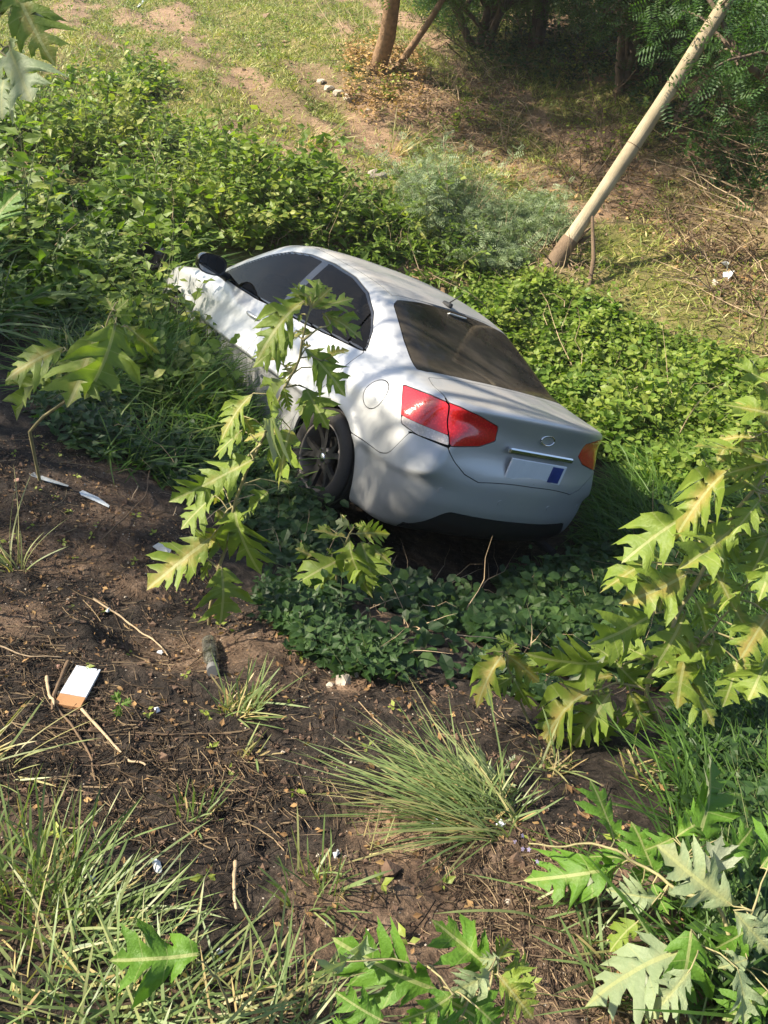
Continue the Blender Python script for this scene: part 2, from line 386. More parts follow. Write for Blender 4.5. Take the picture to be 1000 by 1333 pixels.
def shell(nc, nm, nphi, off=0.0):
    # rays from a spine through the car to its skin
    c0, c1, zc = -1.45, 1.45, .66
    th = np.concatenate([np.linspace(np.pi/2*0.002, np.pi/2, nc)[:-1], np.full(nm, np.pi/2), np.linspace(np.pi/2, np.pi*.9995, nc)[1:]])
    ox = np.concatenate([np.full(nc-1, c0), np.linspace(c0, c1, nm), np.full(nc-1, c1)])
    ph = np.arange(nphi)*2*np.pi/nphi
    TH, PH = np.meshgrid(th, ph, indexing='ij'); OX = np.broadcast_to(ox[:, None], TH.shape)
    D = np.stack([-np.cos(TH), np.sin(TH)*np.cos(PH), np.sin(TH)*np.sin(PH)], -1)
    O = np.stack([OX, 0*OX, 0*OX+zc], -1)
    lo = np.zeros(TH.shape); hi = np.full(TH.shape, 1.35)
    for _ in range(22):
        m = (lo+hi)/2; f = carf(O+D*m[..., None])+off; ins = f < 0; lo = np.where(ins, m, lo); hi = np.where(ins, hi, m)
    V = (O+D*hi[..., None]).reshape(-1, 3); nt_ = len(th)
    i = np.arange(nt_-1)[:, None]*nphi; j = np.arange(nphi)[None]; k = (j+1) % nphi
    Q = np.stack([i+j, i+k, i+nphi+k, i+nphi+j], -1).reshape(-1, 4)
    F = np.vstack([Q[:, [0, 1, 2]], Q[:, [0, 2, 3]]])
    n = np.cross(V[F[:, 1]]-V[F[:, 0]], V[F[:, 2]]-V[F[:, 0]]); c = V[F].mean(1)-np.array([0, 0, .66]); c[:, 0] *= .2
    if (n*c).sum() < 0: F = F[:, ::-1]
    return V, F
def clip(V, F, s):
    """keep where s<0, splitting triangles exactly along s=0"""
    sf = s[F]; ins = (sf < 0).sum(1)
    keep = F[ins == 3]; nV = [V]; base = len(V); newF = [keep]
    for cnt in (1, 2):
        f = F[ins == cnt]; q = s[f] < 0
        if len(f) == 0: continue
        odd = np.argmax(q if cnt == 1 else ~q, axis=1); r = np.arange(len(f))
        a = f[r, odd]; b = f[r, (odd+1) % 3]; c = f[r, (odd+2) % 3]
        def cut(u, v):
            t = s[u]/(s[u]-s[v]); return V[u]+t[:, None]*(V[v]-V[u])
        ab = cut(a, b); ac = cut(a, c); ia = base+np.arange(len(f)); nV.append(ab); base += len(f); ic = base+np.arange(len(f)); nV.append(ac); base += len(f)
        if cnt == 1: newF.append(np.column_stack([a, ia, ic]))
        else: newF.append(np.column_stack([ia, b, c])); newF.append(np.column_stack([ia, c, ic]))
    V2 = np.vstack(nV); F2 = np.vstack(newF)
    return compact(V2, F2)
def compact(V, F):
    if len(F) == 0: return V[:0], F
    # weld duplicate cut vertices
    key = np.round(V*20000).astype(np.int64); used = np.unique(F)
    u, inv = np.unique(key[used], axis=0, return_inverse=True); inv = inv.ravel()
    first = np.zeros(len(u), int); first[inv[::-1]] = used[::-1]
    mp = np.zeros(len(V), int); mp[used] = inv
    F = mp[F]; ok = (F[:, 0] != F[:, 1]) & (F[:, 1] != F[:, 2]) & (F[:, 0] != F[:, 2])
    return V[first], F[ok]
def flange(V, F, depth):
    """folded edge: the rim of a panel turns inwards"""
    E = np.vstack([F[:, [0, 1]], F[:, [1, 2]], F[:, [2, 0]]]); ks = np.sort(E, 1); key = ks[:, 0].astype(np.int64)*10**7+ks[:, 1]
    u, idx, ct = np.unique(key, return_index=True, return_counts=True); B = E[idx[ct == 1]]
    if len(B) == 0: return V, F, carn(V)
    nn = carn(V); vs = np.unique(B); mp = {}
    top = V[vs]; bot = top-nn[vs]*depth; n0 = len(V); ar = np.zeros(len(V), int); ar[vs] = np.arange(len(vs))
    V2 = np.vstack([V, top-nn[vs]*.0005, bot]); a = ar[B[:, 0]]+n0; b = ar[B[:, 1]]+n0; L = len(vs)
    F2 = np.vstack([F, np.column_stack([b, a, a+L]), np.column_stack([b, a+L, b+L])])
    # edge normals: from neighbours
    en = np.zeros((len(V2), 3)); fn = np.cross(V2[F2[:, 1]]-V2[F2[:, 0]], V2[F2[:, 2]]-V2[F2[:, 0]]); m = F2[:, 0] >= n0
    for k in range(3): np.add.at(en, F2[m, k], fn[m])
    N2 = np.vstack([nn, nz(en[n0:])]); return V2, F2, N2
def coords(V):
    x, y, z = V.T; ya = np.abs(y); return x, y, z, ya
GAP = .0028
DLO = [(.86, .945), (.80, .99), (.60, 1.125), (.38, 1.25), (.18, 1.335), (-.05, 1.375), (-.35, 1.385), (-.65, 1.365), (-.88, 1.315), (-1.07, 1.225), (-1.18, 1.125), (-1.235, 1.03), (-1.22, 1.005), (-.6, .975), (.1, .952)]
FDOOR = [(.90, .955), (.93, .80), (.93, .55), (.86, .34), (.80, .235), (-.19, .235), (-.21, .6), (-.20, .965), (.1, .946), (.5, .944)]
RDOOR = [(-.19, .235), (-.86, .235), (-.92, .42), (-1.00, .56), (-1.10, .66), (-1.19, .78), (-1.235, .92), (-1.245, 1.01), (-1.2, 1.0), (-.6, .97), (-.20, .962), (-.21, .6)]
RWIN = [(-1.02, 0), (-1.03, .30), (-1.06, .50), (-1.10, .55), (-1.40, .62), (-1.66, .66), (-1.70, .62), (-1.745, .30), (-1.76, 0), (-1.745, -.30), (-1.70, -.62), (-1.66, -.66), (-1.40, -.62), (-1.10, -.55), (-1.06, -.50), (-1.03, -.30)]
WIND = [(.46, 0), (.44, .4), (.40, .52), (.50, .57), (1.00, .70), (1.06, .66), (1.13, .3), (1.15, 0), (1.13, -.3), (1.06, -.66), (1.00, -.70), (.50, -.57), (.40, -.52), (.44, -.4)]
ROOF = [(.42, .50), (.2, .515), (-.4, .53), (-1.0, .515), (-1.0, -.515), (-.4, -.53), (.2, -.515), (.42, -.50)]
LAMP = [(.95, .962), (1.20, .985), (1.45, .99), (1.62, .975), (1.78, .945), (1.80, .86), (1.70, .81), (1.50, .775), (1.22, .765), (1.06, .785)]
def qz(V): return -V[:, 0]-np.abs(V[:, 1]), V[:, 2]
def s_arch(V):
    x, y, z, ya = coords(V)
    d = np.minimum(np.hypot(x+1.325, z-.31), np.hypot(x-1.325, z-.31))-.362
    d2 = np.where(z < .31, np.maximum(np.minimum(np.abs(x+1.325), np.abs(x-1.325))-.362, -1), d)
    return np.where(ya > .45, d2, .5)
def side_ok(V, s, lim=.40): return np.where(np.abs(V[:, 1]) > lim, s, .5)
def s_dlo(V): return side_ok(V, sdpoly(V[:, 0], V[:, 2], DLO))
def s_rwin(V): return np.where((V[:, 2] > 1.0), sdpoly(V[:, 0], V[:, 1], RWIN), .5)
def s_wind(V): return np.where((V[:, 2] > .9), sdpoly(V[:, 0], V[:, 1], WIND), .5)
def s_roof(V): return np.where(V[:, 2] > 1.25, sdpoly(V[:, 0], V[:, 1], ROOF), .5)
def s_fdoor(V): return side_ok(V, sdpoly(V[:, 0], V[:, 2], FDOOR))
def s_rdoor(V): return side_ok(V, sdpoly(V[:, 0], V[:, 2], RDOOR))
def s_fuel(V): return np.where(V[:, 1] > .5, np.hypot(V[:, 0]+1.60, V[:, 2]-.845)-.088, .5)
def s_lamp(V):
    q, z = qz(V); return np.where(V[:, 0] < -1.6, sdpoly(q, z, LAMP), .5)
def s_lid(V):
    x, y, z, ya = coords(V)
    p = -x+np.clip(1.05-z, 0, 1)
    H = [(1.775, .655), (1.90, .69), (2.10, .70), (2.25, .685), (2.45, .655), (2.52, .60), (2.60, .52), (2.655, .42), (2.665, 0)]
    P = H+[(a, -b) for a, b in H[-2::-1]]+[(1.79, 0)]
    return np.where(x < -1.6, sdpoly(p, y, P), .5)
_bq = lut([.6, .84, .98, 1.05, 1.10, 1.15, 1.30, 3.], [.585, .580, .575, .60, .68, .765, .765, .765], .012)
def s_rbump(V):
    q, z = qz(V); x = V[:, 0]
    return np.where(x < -1.4, np.maximum(z-_bq(q), x+1.42), .5)
def s_trim(V):
    x, y, z, ya = coords(V)
    top = .405-.15*sstep(.50, .70, ya)
    return np.where(x < -1.9, np.maximum(np.maximum(z-top, .20-z), ya-.70), .5)
def s_hood(V):
    x, y, z, ya = coords(V)
    return np.where((x > .9) & (z > .6), np.maximum(np.maximum(ya-(.73-.12*sstep(1.6, 2.1, x)), 1.17-.09*ya*ya-x), x-(2.08-.3*ya*ya)), .5)
def s_head(V):
    x, y, z, ya = coords(V)
    q = x-ya
    return np.where(x > 1.5, sdpoly(q, z, [(.86, .80), (1.10, .775), (1.62, .70), (1.66, .62), (1.3, .60), (1.0, .66)]), .5)
def s_fbump(V):
    x, y, z, ya = coords(V)
    return np.where(x > 1.3, np.maximum(z-(.60+.10*sstep(.62, .3, ya)), 1.66-x), .5)
# ---- car materials
def paint():
    m, nt, out = newmat('silver_paint')
    tc = N(nt, 'ShaderNodeTexCoord'); sp = N(nt, 'ShaderNodeSeparateXYZ'); lk(nt, tc.outputs['Object'], sp.inputs[0])
    base = (.48, .485, .485)
    # dust lies on the upward faces and mud near the sills: dirt of its own, not shade
    ge = N(nt, 'ShaderNodeNewGeometry'); vt = N(nt, 'ShaderNodeVectorTransform', vector_type='NORMAL', convert_from='WORLD', convert_to='OBJECT')
    lk(nt, ge.outputs['Normal'], vt.inputs[0]); sn = N(nt, 'ShaderNodeSeparateXYZ'); lk(nt, vt.outputs[0], sn.inputs[0])
    up = N(nt, 'ShaderNodeMapRange'); up.inputs['From Min'].default_value = .80; up.inputs['From Max'].default_value = .99; lk(nt, sn.outputs[2], up.inputs['Value'])
    n1 = noise(nt, 3.0, 8, .68); n2 = noise(nt, 40, 3)
    du = math_(nt, 'MULTIPLY', up.outputs[0], ramp(nt, n1, [(.38, (.15,)*3), (.6, (1,)*3)]))
    low = N(nt, 'ShaderNodeMapRange'); low.inputs['From Min'].default_value = .60; low.inputs['From Max'].default_value = .18; lk(nt, sp.outputs[2], low.inputs['Value'])
    lo = math_(nt, 'MULTIPLY', low.outputs[0], ramp(nt, n1, [(.3, (.0,)*3), (.7, (.9,)*3)]))
    c = mix(nt, math_(nt, 'MULTIPLY', n1, .35), base, (.42, .43, .44))
    c = mix(nt, math_(nt, 'MULTIPLY', du, .60), c, (.26, .225, .18)); c = mix(nt, math_(nt, 'MULTIPLY', lo, .55), c, (.20, .15, .10))
    p = N(nt, 'ShaderNodeBsdfPrincipled'); lk(nt, c, p.inputs['Base Color'])
    dirt = math_(nt, 'MAXIMUM', du, lo)
    lk(nt, math_(nt, 'MULTIPLY_ADD', dirt, -.45, .52), p.inputs['Metallic'])
    lk(nt, math_(nt, 'ADD', math_(nt, 'MULTIPLY_ADD', dirt, .28, .36), math_(nt, 'MULTIPLY', n1, .10)), p.inputs['Roughness'])
    lk(nt, math_(nt, 'MULTIPLY_ADD', dirt, -.35, .40), p.inputs['Coat Weight']); p.inputs['Coat Roughness'].default_value = .12
    lk(nt, p.outputs[0], out.inputs[0]); return m
def glass(name, tint, dust, dcol=(.20, .17, .13), lo=.35, hi=.7):
    m, nt, out = newmat(name)
    t = N(nt, 'ShaderNodeBsdfTransparent'); t.inputs[0].default_value = (*tint, 1)
    g = N(nt, 'ShaderNodeBsdfGlossy'); g.inputs['Roughness'].default_value = .04; g.inputs[0].default_value = (.9, .9, .9, 1)
    fr = N(nt, 'ShaderNodeFresnel'); fr.inputs[0].default_value = 1.22
    a = N(nt, 'ShaderNodeMixShader'); lk(nt, fr.outputs[0], a.inputs[0]); lk(nt, t.outputs[0], a.inputs[1]); lk(nt, g.outputs[0], a.inputs[2])
    d = N(nt, 'ShaderNodeBsdfDiffuse'); lk(nt, ramp(nt, noise(nt, 25, 4), [(.3, tuple(v*.8 for v in dcol)), (.7, dcol)]), d.inputs[0])
    b = N(nt, 'ShaderNodeMixShader')
    lk(nt, math_(nt, 'MULTIPLY', ramp(nt, noise(nt, 2.2, 7, .6), [(lo, (.35,)*3), (hi, (1,)*3)]), dust), b.inputs[0])
    lk(nt, a.outputs[0], b.inputs[1]); lk(nt, d.outputs[0], b.inputs[2]); lk(nt, b.outputs[0], out.inputs[0]); return m
def plas(name, col, rough, coat=0., spec=.5, var=.15): return simple(name, col, rough, 0, var, 30, 0, spec, coat)
M_paint = paint()
M_glass = glass('tinted_glass', (.05, .052, .05), .03)
M_rglass = glass('dusty_rear_glass', (.06, .058, .052), .50, (.15, .128, .10), .36, .66)
M_black = plas('black_plastic', (.018, .018, .019), .45)
M_gloss = plas('gloss_black', (.012, .012, .013), .15, .5)
M_rubber = plas('tyre_rubber', (.032, .028, .025), .8)
M_chrome = simple('chrome', (.7, .7, .7), .18, 1.0, .05)
M_liner = plas('inner_lining', (.010, .010, .010), .9)
M_seat = plas('seat_cloth', (.05, .047, .043), .9)
M_well = plas('wheel_well', (.008, .008, .008), .9)
def lampmat(name, col):
    m, nt, out = newmat(name)
    tc = N(nt, 'ShaderNodeTexCoord')
    vo = N(nt, 'ShaderNodeTexVoronoi'); vo.inputs['Scale'].default_value = 75; lk(nt, tc.outputs['Object'], vo.inputs['Vector'])
    c = ramp(nt, vo.outputs['Distance'], [(0, tuple(min(1, v*1.2+.01) for v in col)), (.6, tuple(v*.85 for v in col))])
    p = N(nt, 'ShaderNodeBsdfPrincipled'); lk(nt, c, p.inputs['Base Color']); p.inputs['Roughness'].default_value = .12
    p.inputs['Coat Weight'].default_value = 1; p.inputs['Coat Roughness'].default_value = .03
    lk(nt, bump(nt, vo.outputs['Distance'], .12, .004), p.inputs['Normal'])
    lk(nt, p.outputs[0], out.inputs[0]); return m
M_red = lampmat('red_lens', (.62, .012, .015)); M_clear = lampmat('clear_lens', (.55, .50, .48)); M_white = lampmat('white_lens', (.62, .64, .66))
def build_car():
    Mw = Matrix(((CAR_A[0][0], CAR_A[0][1], CAR_A[0][2], CAR_T[0]), (CAR_A[1][0], CAR_A[1][1], CAR_A[1][2], CAR_T[1]), (CAR_A[2][0], CAR_A[2][1], CAR_A[2][2], CAR_T[2]), (0, 0, 0, 1)))
    car = empty('car', None, 'dented silver saloon car stranded nose-down in the overgrown ditch', 'car', mat=Mw)
    V, F = shell(96, 130, 330)
    C = V[F].mean(1)
    def part(name, V, F, s, mat, parent=car, depth=.012, label=None, cond=None):
        sv = s(V)
        v, f = clip(V, F, sv)
        if len(f) == 0: print('EMPTY', name); return None
        v, f, n = flange(v, f, depth)
        o = mk(name, v, f, mat, parent, nor=n)
        if label: o['label'] = label
        return o
    NEG = lambda s: (lambda V: GAP-s(V))
    def mx(*fs): return lambda V: np.maximum.reduce([f(V) for f in fs])
    L = lambda V: -V[:, 1]+.02; Rr = lambda V: V[:, 1]+.02
    # panel by panel; each leaves a gap of about 5 mm to its neighbours
    ins = lambda s: (lambda V: s(V)+GAP)
    glassy = lambda V: np.minimum(np.minimum(s_dlo(V), s_rwin(V)), s_wind(V))
    carve = [s_arch, s_dlo, s_rwin, s_wind, s_roof, s_fdoor, s_rdoor, s_fuel, s_lamp, s_lid, s_rbump, s_trim, s_hood, s_head, s_fbump]
    under = lambda V: np.maximum(V[:, 2]-.20, 0*V[:, 2]-1)
    part('body_shell', V, F, mx(*[NEG(s) for s in carve]), M_paint, depth=.02)
    part('roof_panel', V, F, ins(s_roof), M_paint)
    part('hood', V, F, mx(ins(s_hood), NEG(s_head)), M_paint)
    lid = part('trunk_lid', V, F, mx(ins(s_lid), NEG(s_lamp)), M_paint)
    part('rear_bumper', V, F, mx(ins(s_rbump), NEG(s_lamp), NEG(s_trim), NEG(s_lid), NEG(s_arch)), M_paint)
    part('bumper_trim', V, F, mx(ins(s_trim)), M_black)
    part('front_bumper', V, F, mx(ins(s_fbump), NEG(s_head), NEG(s_arch), NEG(s_hood)), M_paint)
    part('windscreen', V, F, ins(s_wind), M_glass, depth=.004)
    rw = part('rear_window', V, F, ins(s_rwin), M_rglass, depth=.004)
    part('fuel_door', V, F, ins(s_fuel), M_paint)
    for sd in (L, Rr):
        sg = 1 if sd is L else -1
        fd = part('front_door', V, F, mx(ins(s_fdoor), sd), M_paint, label='dented front door' if sg > 0 else None)
        rd = part('rear_door', V, F, mx(ins(s_rdoor), NEG(s_arch), sd), M_paint)
        tr = lambda V: np.maximum(s_dlo(V)+GAP*.3, -(s_dlo(V)+.016))
        bp = lambda V: np.abs(V[:, 0]+.235+.10*(V[:, 2]-.95))-.040
        qp = lambda V: np.abs(V[:, 0]+1.055+.02*(V[:, 2]-1.0))-.009
        inner = lambda V: s_dlo(V)+.016
        part('window_frame', V, F, mx(lambda V: np.minimum(tr(V), np.maximum(inner(V), np.minimum(bp(V), qp(V)))), sd), M_gloss, depth=.01)
        for nm, par, rg in (('window', fd, lambda V: -.195-V[:, 0]-.10*(V[:, 2]-.95)), ('window', rd, lambda V: np.maximum(V[:, 0]+.275+.10*(V[:, 2]-.95), -1.046-V[:, 0])), ('quarter_window', rd, lambda V: V[:, 0]+1.064)):
            part(nm, V, F, mx(inner, rg, sd), M_glass, par, depth=.004)
        # tail lamp: red over a clear strip, split by the lid line
        lidl = lambda V: s_lid(V)
        tl = part('tail_lamp', V, F, mx(ins(s_lamp), NEG(s_lid), sd, lambda V: .826-V[:, 2]), M_red, depth=.02)
        part('reversing_lens', V, F, mx(ins(s_lamp), NEG(s_lid), sd, lambda V: V[:, 2]-.824), M_clear, tl, depth=.02)
        part('lid_lamp', V, F, mx(ins(s_lamp), ins(s_lid), sd), M_red, lid, depth=.02)
        part('headlamp', V, F, mx(ins(s_head), sd), M_white, depth=.02)
        # door handles
        for hx, hz, dr in ((-.02, .845, fd), (-1.00, .875, rd)):
            y0 = .87*sg
            mb = MB(); xs = np.linspace(-.10, .10, 9); bow = .030*np.sin(np.linspace(0, np.pi, 9))**.5
            mb.tube(np.column_stack([hx+xs, y0+sg*(bow+.0), np.full(9, hz)]), np.array([.010, .013, .014, .015, .015, .015, .014, .013, .010]), 8)
            mb.obj('door_handle', M_paint, dr, smooth=True)
        # seats seen through the glass
    # dark lining behind the gaps, open at the glass and wheel arches
    V2, F2 = shell(40, 56, 120, .028)
    v, f = clip(V2, F2, np.maximum.reduce([.012-s_dlo(V2), .012-s_rwin(V2), .012-s_wind(V2), .0-s_arch(V2)]))
    mk('inner_lining', v, f, M_liner, car, nor=carn(v))
    # wheel wells
    for cx in (-1.325, 1.325):
        for sg in (1, -1):
            a = np.linspace(-.35, np.pi+.35, 22); r = .372; ys = np.array([.84, .70, .50])*sg
            P = np.array([[cx+r*math.cos(t), y, .31+r*math.sin(t)] for y in ys for t in a]); n = len(a)
            Fq = [[i*n+j, i*n+j+1, (i+1)*n+j+1, (i+1)*n+j] for i in range(2) for j in range(n-1)]
            P = np.vstack([P, [[cx, .5*sg, .31]]]); mb = MB(); mb.add(P, Fq); mb.add(np.vstack([P[2*n:3*n], P[-1]]), [[j, j+1, n] for j in range(n-1)])
            mb.obj('wheel_well', M_well, car)
    # wheels
    M_rim = simple('dark_alloy', (.045, .043, .042), .42, .5, .35, 9)
    M_lip = simple('dusty_rim_lip', (.20, .175, .15), .6, .4, .3, 9)
    def wheel(cx, sg, first=None, steer=0):
        w0 = empty('wheel', (cx, .80*sg, .315)); w0.parent = car; w0.rotation_euler = (0, .35*sg, steer if sg > 0 else math.pi+steer)
        if first:
            for ch in first.children:
                c = ch.copy(); COL.objects.link(c); c.parent = w0
            return w0
        na = 72; an = np.arange(na)*2*np.pi/na
        def lathe(prof, name, mat, mod=None):
            P = np.array([[r*math.cos(t), yy, r*math.sin(t)] for t in an for (r, yy) in prof]); k = len(prof)
            i = np.arange(na)[:, None]*k; j = np.arange(k-1)[None]; i2 = ((np.arange(na)+1) % na)[:, None]*k
            Fq = np.stack([i+j, i2+j, i2+j+1, i+j+1], -1).reshape(-1, 4)
            return mk(name, P, Fq, mat, w0, smooth=True)
        ty = lathe([(.215, .062), (.225, .082), (.255, .096), (.285, .094), (.303, .080), (.3135, .062), (.3145, .045), (.308, .042), (.308, .036), (.315, .034), (.3155, .012), (.309, .009), (.309, .001), (.3155, -.002), (.315, -.03), (.309, -.033), (.309, -.038), (.314, -.05), (.303, -.085), (.27, -.1), (.215, -.09)], 'tyre', M_rubber)
        lathe([(.216, .064), (.222, .080), (.217, .083), (.210, .076), (.205, .055), (.200, .02), (.200, -.08)], 'rim', M_lip)
        lathe([(.0, -.03), (.14, -.03), (.14, -.045), (.205, -.05)], 'brake_disc', M_rim)
        # five forked spokes
        for s in range(5):
            b = s*2*np.pi/5+.3; mb = MB()
            for dv in (-1, 1):
                pr = []
                for t in np.linspace(0, 1, 6):
                    r = .035+t*.168; a2 = b+dv*(.10+.16*t*t+.02); wd = .044-.010*t; dy = .052+.022*t-.010*math.sin(t*3.1)
                    rad = np.array([math.cos(a2), 0, math.sin(a2)]); tan = np.array([-math.sin(a2), 0, math.cos(a2)])
                    c = rad*r
                    pr += [c-tan*wd*.5+[0, dy-.025, 0], c-tan*wd*.42+[0, dy, 0], c+tan*wd*.42+[0, dy, 0], c+tan*wd*.5+[0, dy-.025, 0]]
                Fq = []
                for i in range(5):
                    for j in range(3): Fq.append([i*4+j, i*4+j+1, i*4+4+j+1, i*4+4+j])
                mb.add(np.array(pr), Fq)
            mb.obj('spoke', M_rim, w0)
        lathe([(.0, .060), (.026, .059), (.030, .054), (.031, .03)], 'hub_cap', M_chrome)
        lathe([(.030, .050), (.068, .048), (.075, .03), (.075, .0)], 'hub', M_rim)
        for s in range(5):
            mb = MB(); a2 = s*2*np.pi/5; c = np.array([.054*math.cos(a2), .045, .054*math.sin(a2)]); mb.tube([c, c+[0, .017, 0]], [.0085, .0075], 6)
            mb.obj('lug_nut', M_chrome, w0)
        return w0
    w1 = wheel(-1.325, 1); wheel(-1.325, -1, w1); wheel(1.325, 1, w1, -.2); wheel(1.325, -1, w1, -.2)
    # axle and exhaust underneath
    mb = MB(); mb.tube([(-1.325, -.7, .29), (-1.325, .7, .29)], .035, 8); mb.obj('rear_axle', M_well, car)
    mb = MB(); mb.tube([(-1.2, -.45, .22), (-2.0, -.48, .22), (-2.25, -.48, .21)], [.03, .03, .027], 10); mb.obj('exhaust_pipe', M_well, car)
    # mirrors: shell with a rounded back, glass facing rearwards, foot
    for sg in (1, -1):
        mc = np.array([.66, .985*sg, 1.035])
        bx = []; nu, nv = 10, 18
        for i in range(nu):
            t = i/(nu-1)
            for j in range(nv):
                a2 = j*2*np.pi/nv; ca, sa = math.cos(a2), math.sin(a2)
                ex = np.sign(ca)*abs(ca)**.75; ez = np.sign(sa)*abs(sa)**.75
                k = math.sqrt(max(0, 1-(t)**2.4)) if t < 1 else 0
                bx.append(mc+np.array([-.045+.15*t, sg*(.118*ex*k+.012*t), .078*ez*k]))
        bx = np.array(bx); Fq = [[i*nv+j, i*nv+(j+1) % nv, (i+1)*nv+(j+1) % nv, (i+1)*nv+j] for i in range(nu-1) for j in range(nv)]
        mo = mk('wing_mirror', bx, np.array(Fq), M_gloss, car)
        ring = bx[:nv]; ce = ring.mean(0); gl = ce+(ring-ce)*.88+np.array([.006, 0, 0])
        mb = MB(); mb.add(np.vstack([ring, gl]), [[j, (j+1) % nv, nv+(j+1) % nv, nv+j] for j in range(nv)]); mb.obj('mirror_bezel', M_black, mo)
        mb = MB(); mb.add(np.vstack([gl, ce+[.006, 0, 0]]), [[j, (j+1) % nv, nv] for j in range(nv)]); mb.obj('mirror_glass', simple('mirror_glass', (.35, .37, .38), .05, 1, .05), mo)
        mb = MB(); mb.tube([mc+[.03, -.09*sg, -.05], (.70, .83*sg, .97), (.72, .78*sg, .955)], [.03, .032, .04], 8); mb.obj('mirror_foot', M_black, mo, smooth=True)
    # mast, brake light tab, plate, badge, sensors
    def on(x, y, z0=1.6):   # skin height at x,y
        zz = np.linspace(z0, .5, 600); f = carf(np.column_stack([np.full(600, x), np.full(600, y), zz])); return float(zz[np.argmax(f < 0)])
    z = on(-.95, 0.0); mb = MB()
    mb.box((-.95, 0, z+.012), (.09, .035, .03), bev=.008); mb.tube([(-.955, 0, z+.02), (-1.06, 0, z+.11)], [.006, .003], 6); mb.obj('roof_aerial', M_black, car)
    mb = MB(); mb.box((-1.08, .0, on(-1.08, 0)+.004), (.035, .16, .008), M=np.array([[.91, 0, -.41], [0, 1, 0], [.41, 0, .91]]).T, bev=.002); mb.obj('sticker', simple('paper_sticker', (.6, .6, .56), .6), car)
    def rearx(y, z):
        xx = np.linspace(-2.5, -1.5, 800); f = carf(np.column_stack([xx, np.full(800, y), np.full(800, z)])); return float(xx[np.argmax(f < 0)])
    for y in (.62, .22, -.22, -.62):
        x = rearx(y, .52); c = np.array([x, y, .52]); n = carn(c[None])[0]; mb = MB(); mb.tube([c-n*.004, c+n*.003], .017, 16); mb.obj('parking_sensor', M_paint, car)
    x = rearx(0, .74); mb = MB(); mb.box((x-.012, 0, .735), (.014, .50, .125), bev=.004)
    pl = mb.obj('number_plate', simple('plate_white', (.72, .74, .76), .4, 0, .05), lid)
    mb = MB(); mb.box((x-.021, -.17, .735), (.004, .10, .10)); mb.obj('plate_band', simple('plate_blue', (.03, .05, .22), .4), pl)
    x2 = rearx(0, .84); mb = MB(); mb.box((x2-.012, 0, .835), (.03, .58, .035), bev=.008); mb.obj('plate_garnish', M_chrome, lid)
    x2 = rearx(0, .93); mb = MB()
    an = np.linspace(0, 2*np.pi, 25); mb.tube(np.column_stack([np.full(25, x2-.004), .058*np.cos(an), .93+.030*np.sin(an)]), .006, 6, cap=False); mb.obj('badge', M_chrome, lid, smooth=True)
    # seats
    def seat(cx, cy, wd):
        s = MB(); s.box((cx, cy, .48), (.5, wd, .16), bev=.04)
        s0 = s.obj('seat', M_seat, car); c, si = math.cos(.35), math.sin(.35); R = np.array([[c, 0, -si], [0, 1, 0], [si, 0, c]])
        b = MB(); b.box((cx-.33, cy, .76), (.13, wd, .62), M=R, bev=.04); b.obj('backrest', M_seat, s0)
        nh = 1 if wd < .8 else 2
        for k in range(nh):
            yy = cy if nh == 1 else cy+(k-.5)*.7
            h = MB(); h.box((cx-.46, yy, 1.14), (.09, .24, .17), M=R, bev=.035); h.obj('headrest', M_seat, s0)
    seat(.15, .37, .50); seat(.15, -.37, .50); seat(-.70, 0, 1.2)
    mb = MB(); mb.box((-1.42, 0, 1.0), (.55, 1.2, .03), bev=.008); mb.obj('parcel_shelf', M_seat, car)
    mb = MB(); mb.box((.98, 0, .88), (.45, 1.35, .16), bev=.04); mb.obj('dashboard', M_liner, car)
    mb = MB(); an = np.linspace(0, 2*np.pi, 33); mb.tube(np.column_stack([.62+.07*np.sin(an), .37+.18*np.cos(an), .93+.17*np.sin(an)]), .014, 8, cap=False); mb.obj('steering_wheel', M_black, car, smooth=True)
    mb = MB(); mb.box((0, 0, .26), (3.6, 1.5, .1)); mb.obj('floor_pan', M_liner, car)
    # torn black arch liner sticking out at the crushed front corner
    rg = np.random.default_rng(5); nu, nv = 9, 9; P = []
    for i in range(nu):
        for j in range(nv):
            a2 = -.3+i/(nu-1)*2.0; P.append([1.98+.16*math.cos(a2)+rg.normal()*.012, .74+.26*j/(nv-1)+rg.normal()*.01, .70+.17*math.sin(a2)+.03*math.sin(j)+rg.normal()*.012])
    Fq = [[i*nv+j, i*nv+j+1, (i+1)*nv+j+1, (i+1)*nv+j] for i in range(nu-1) for j in range(nv-1)]
    o = mk('arch_liner', np.array(P), np.array(Fq), M_black, car); sm_ = o.modifiers.new('thick', 'SOLIDIFY'); sm_.thickness = .006
    o['label'] = 'torn black plastic liner hanging at the front corner'
build_car()
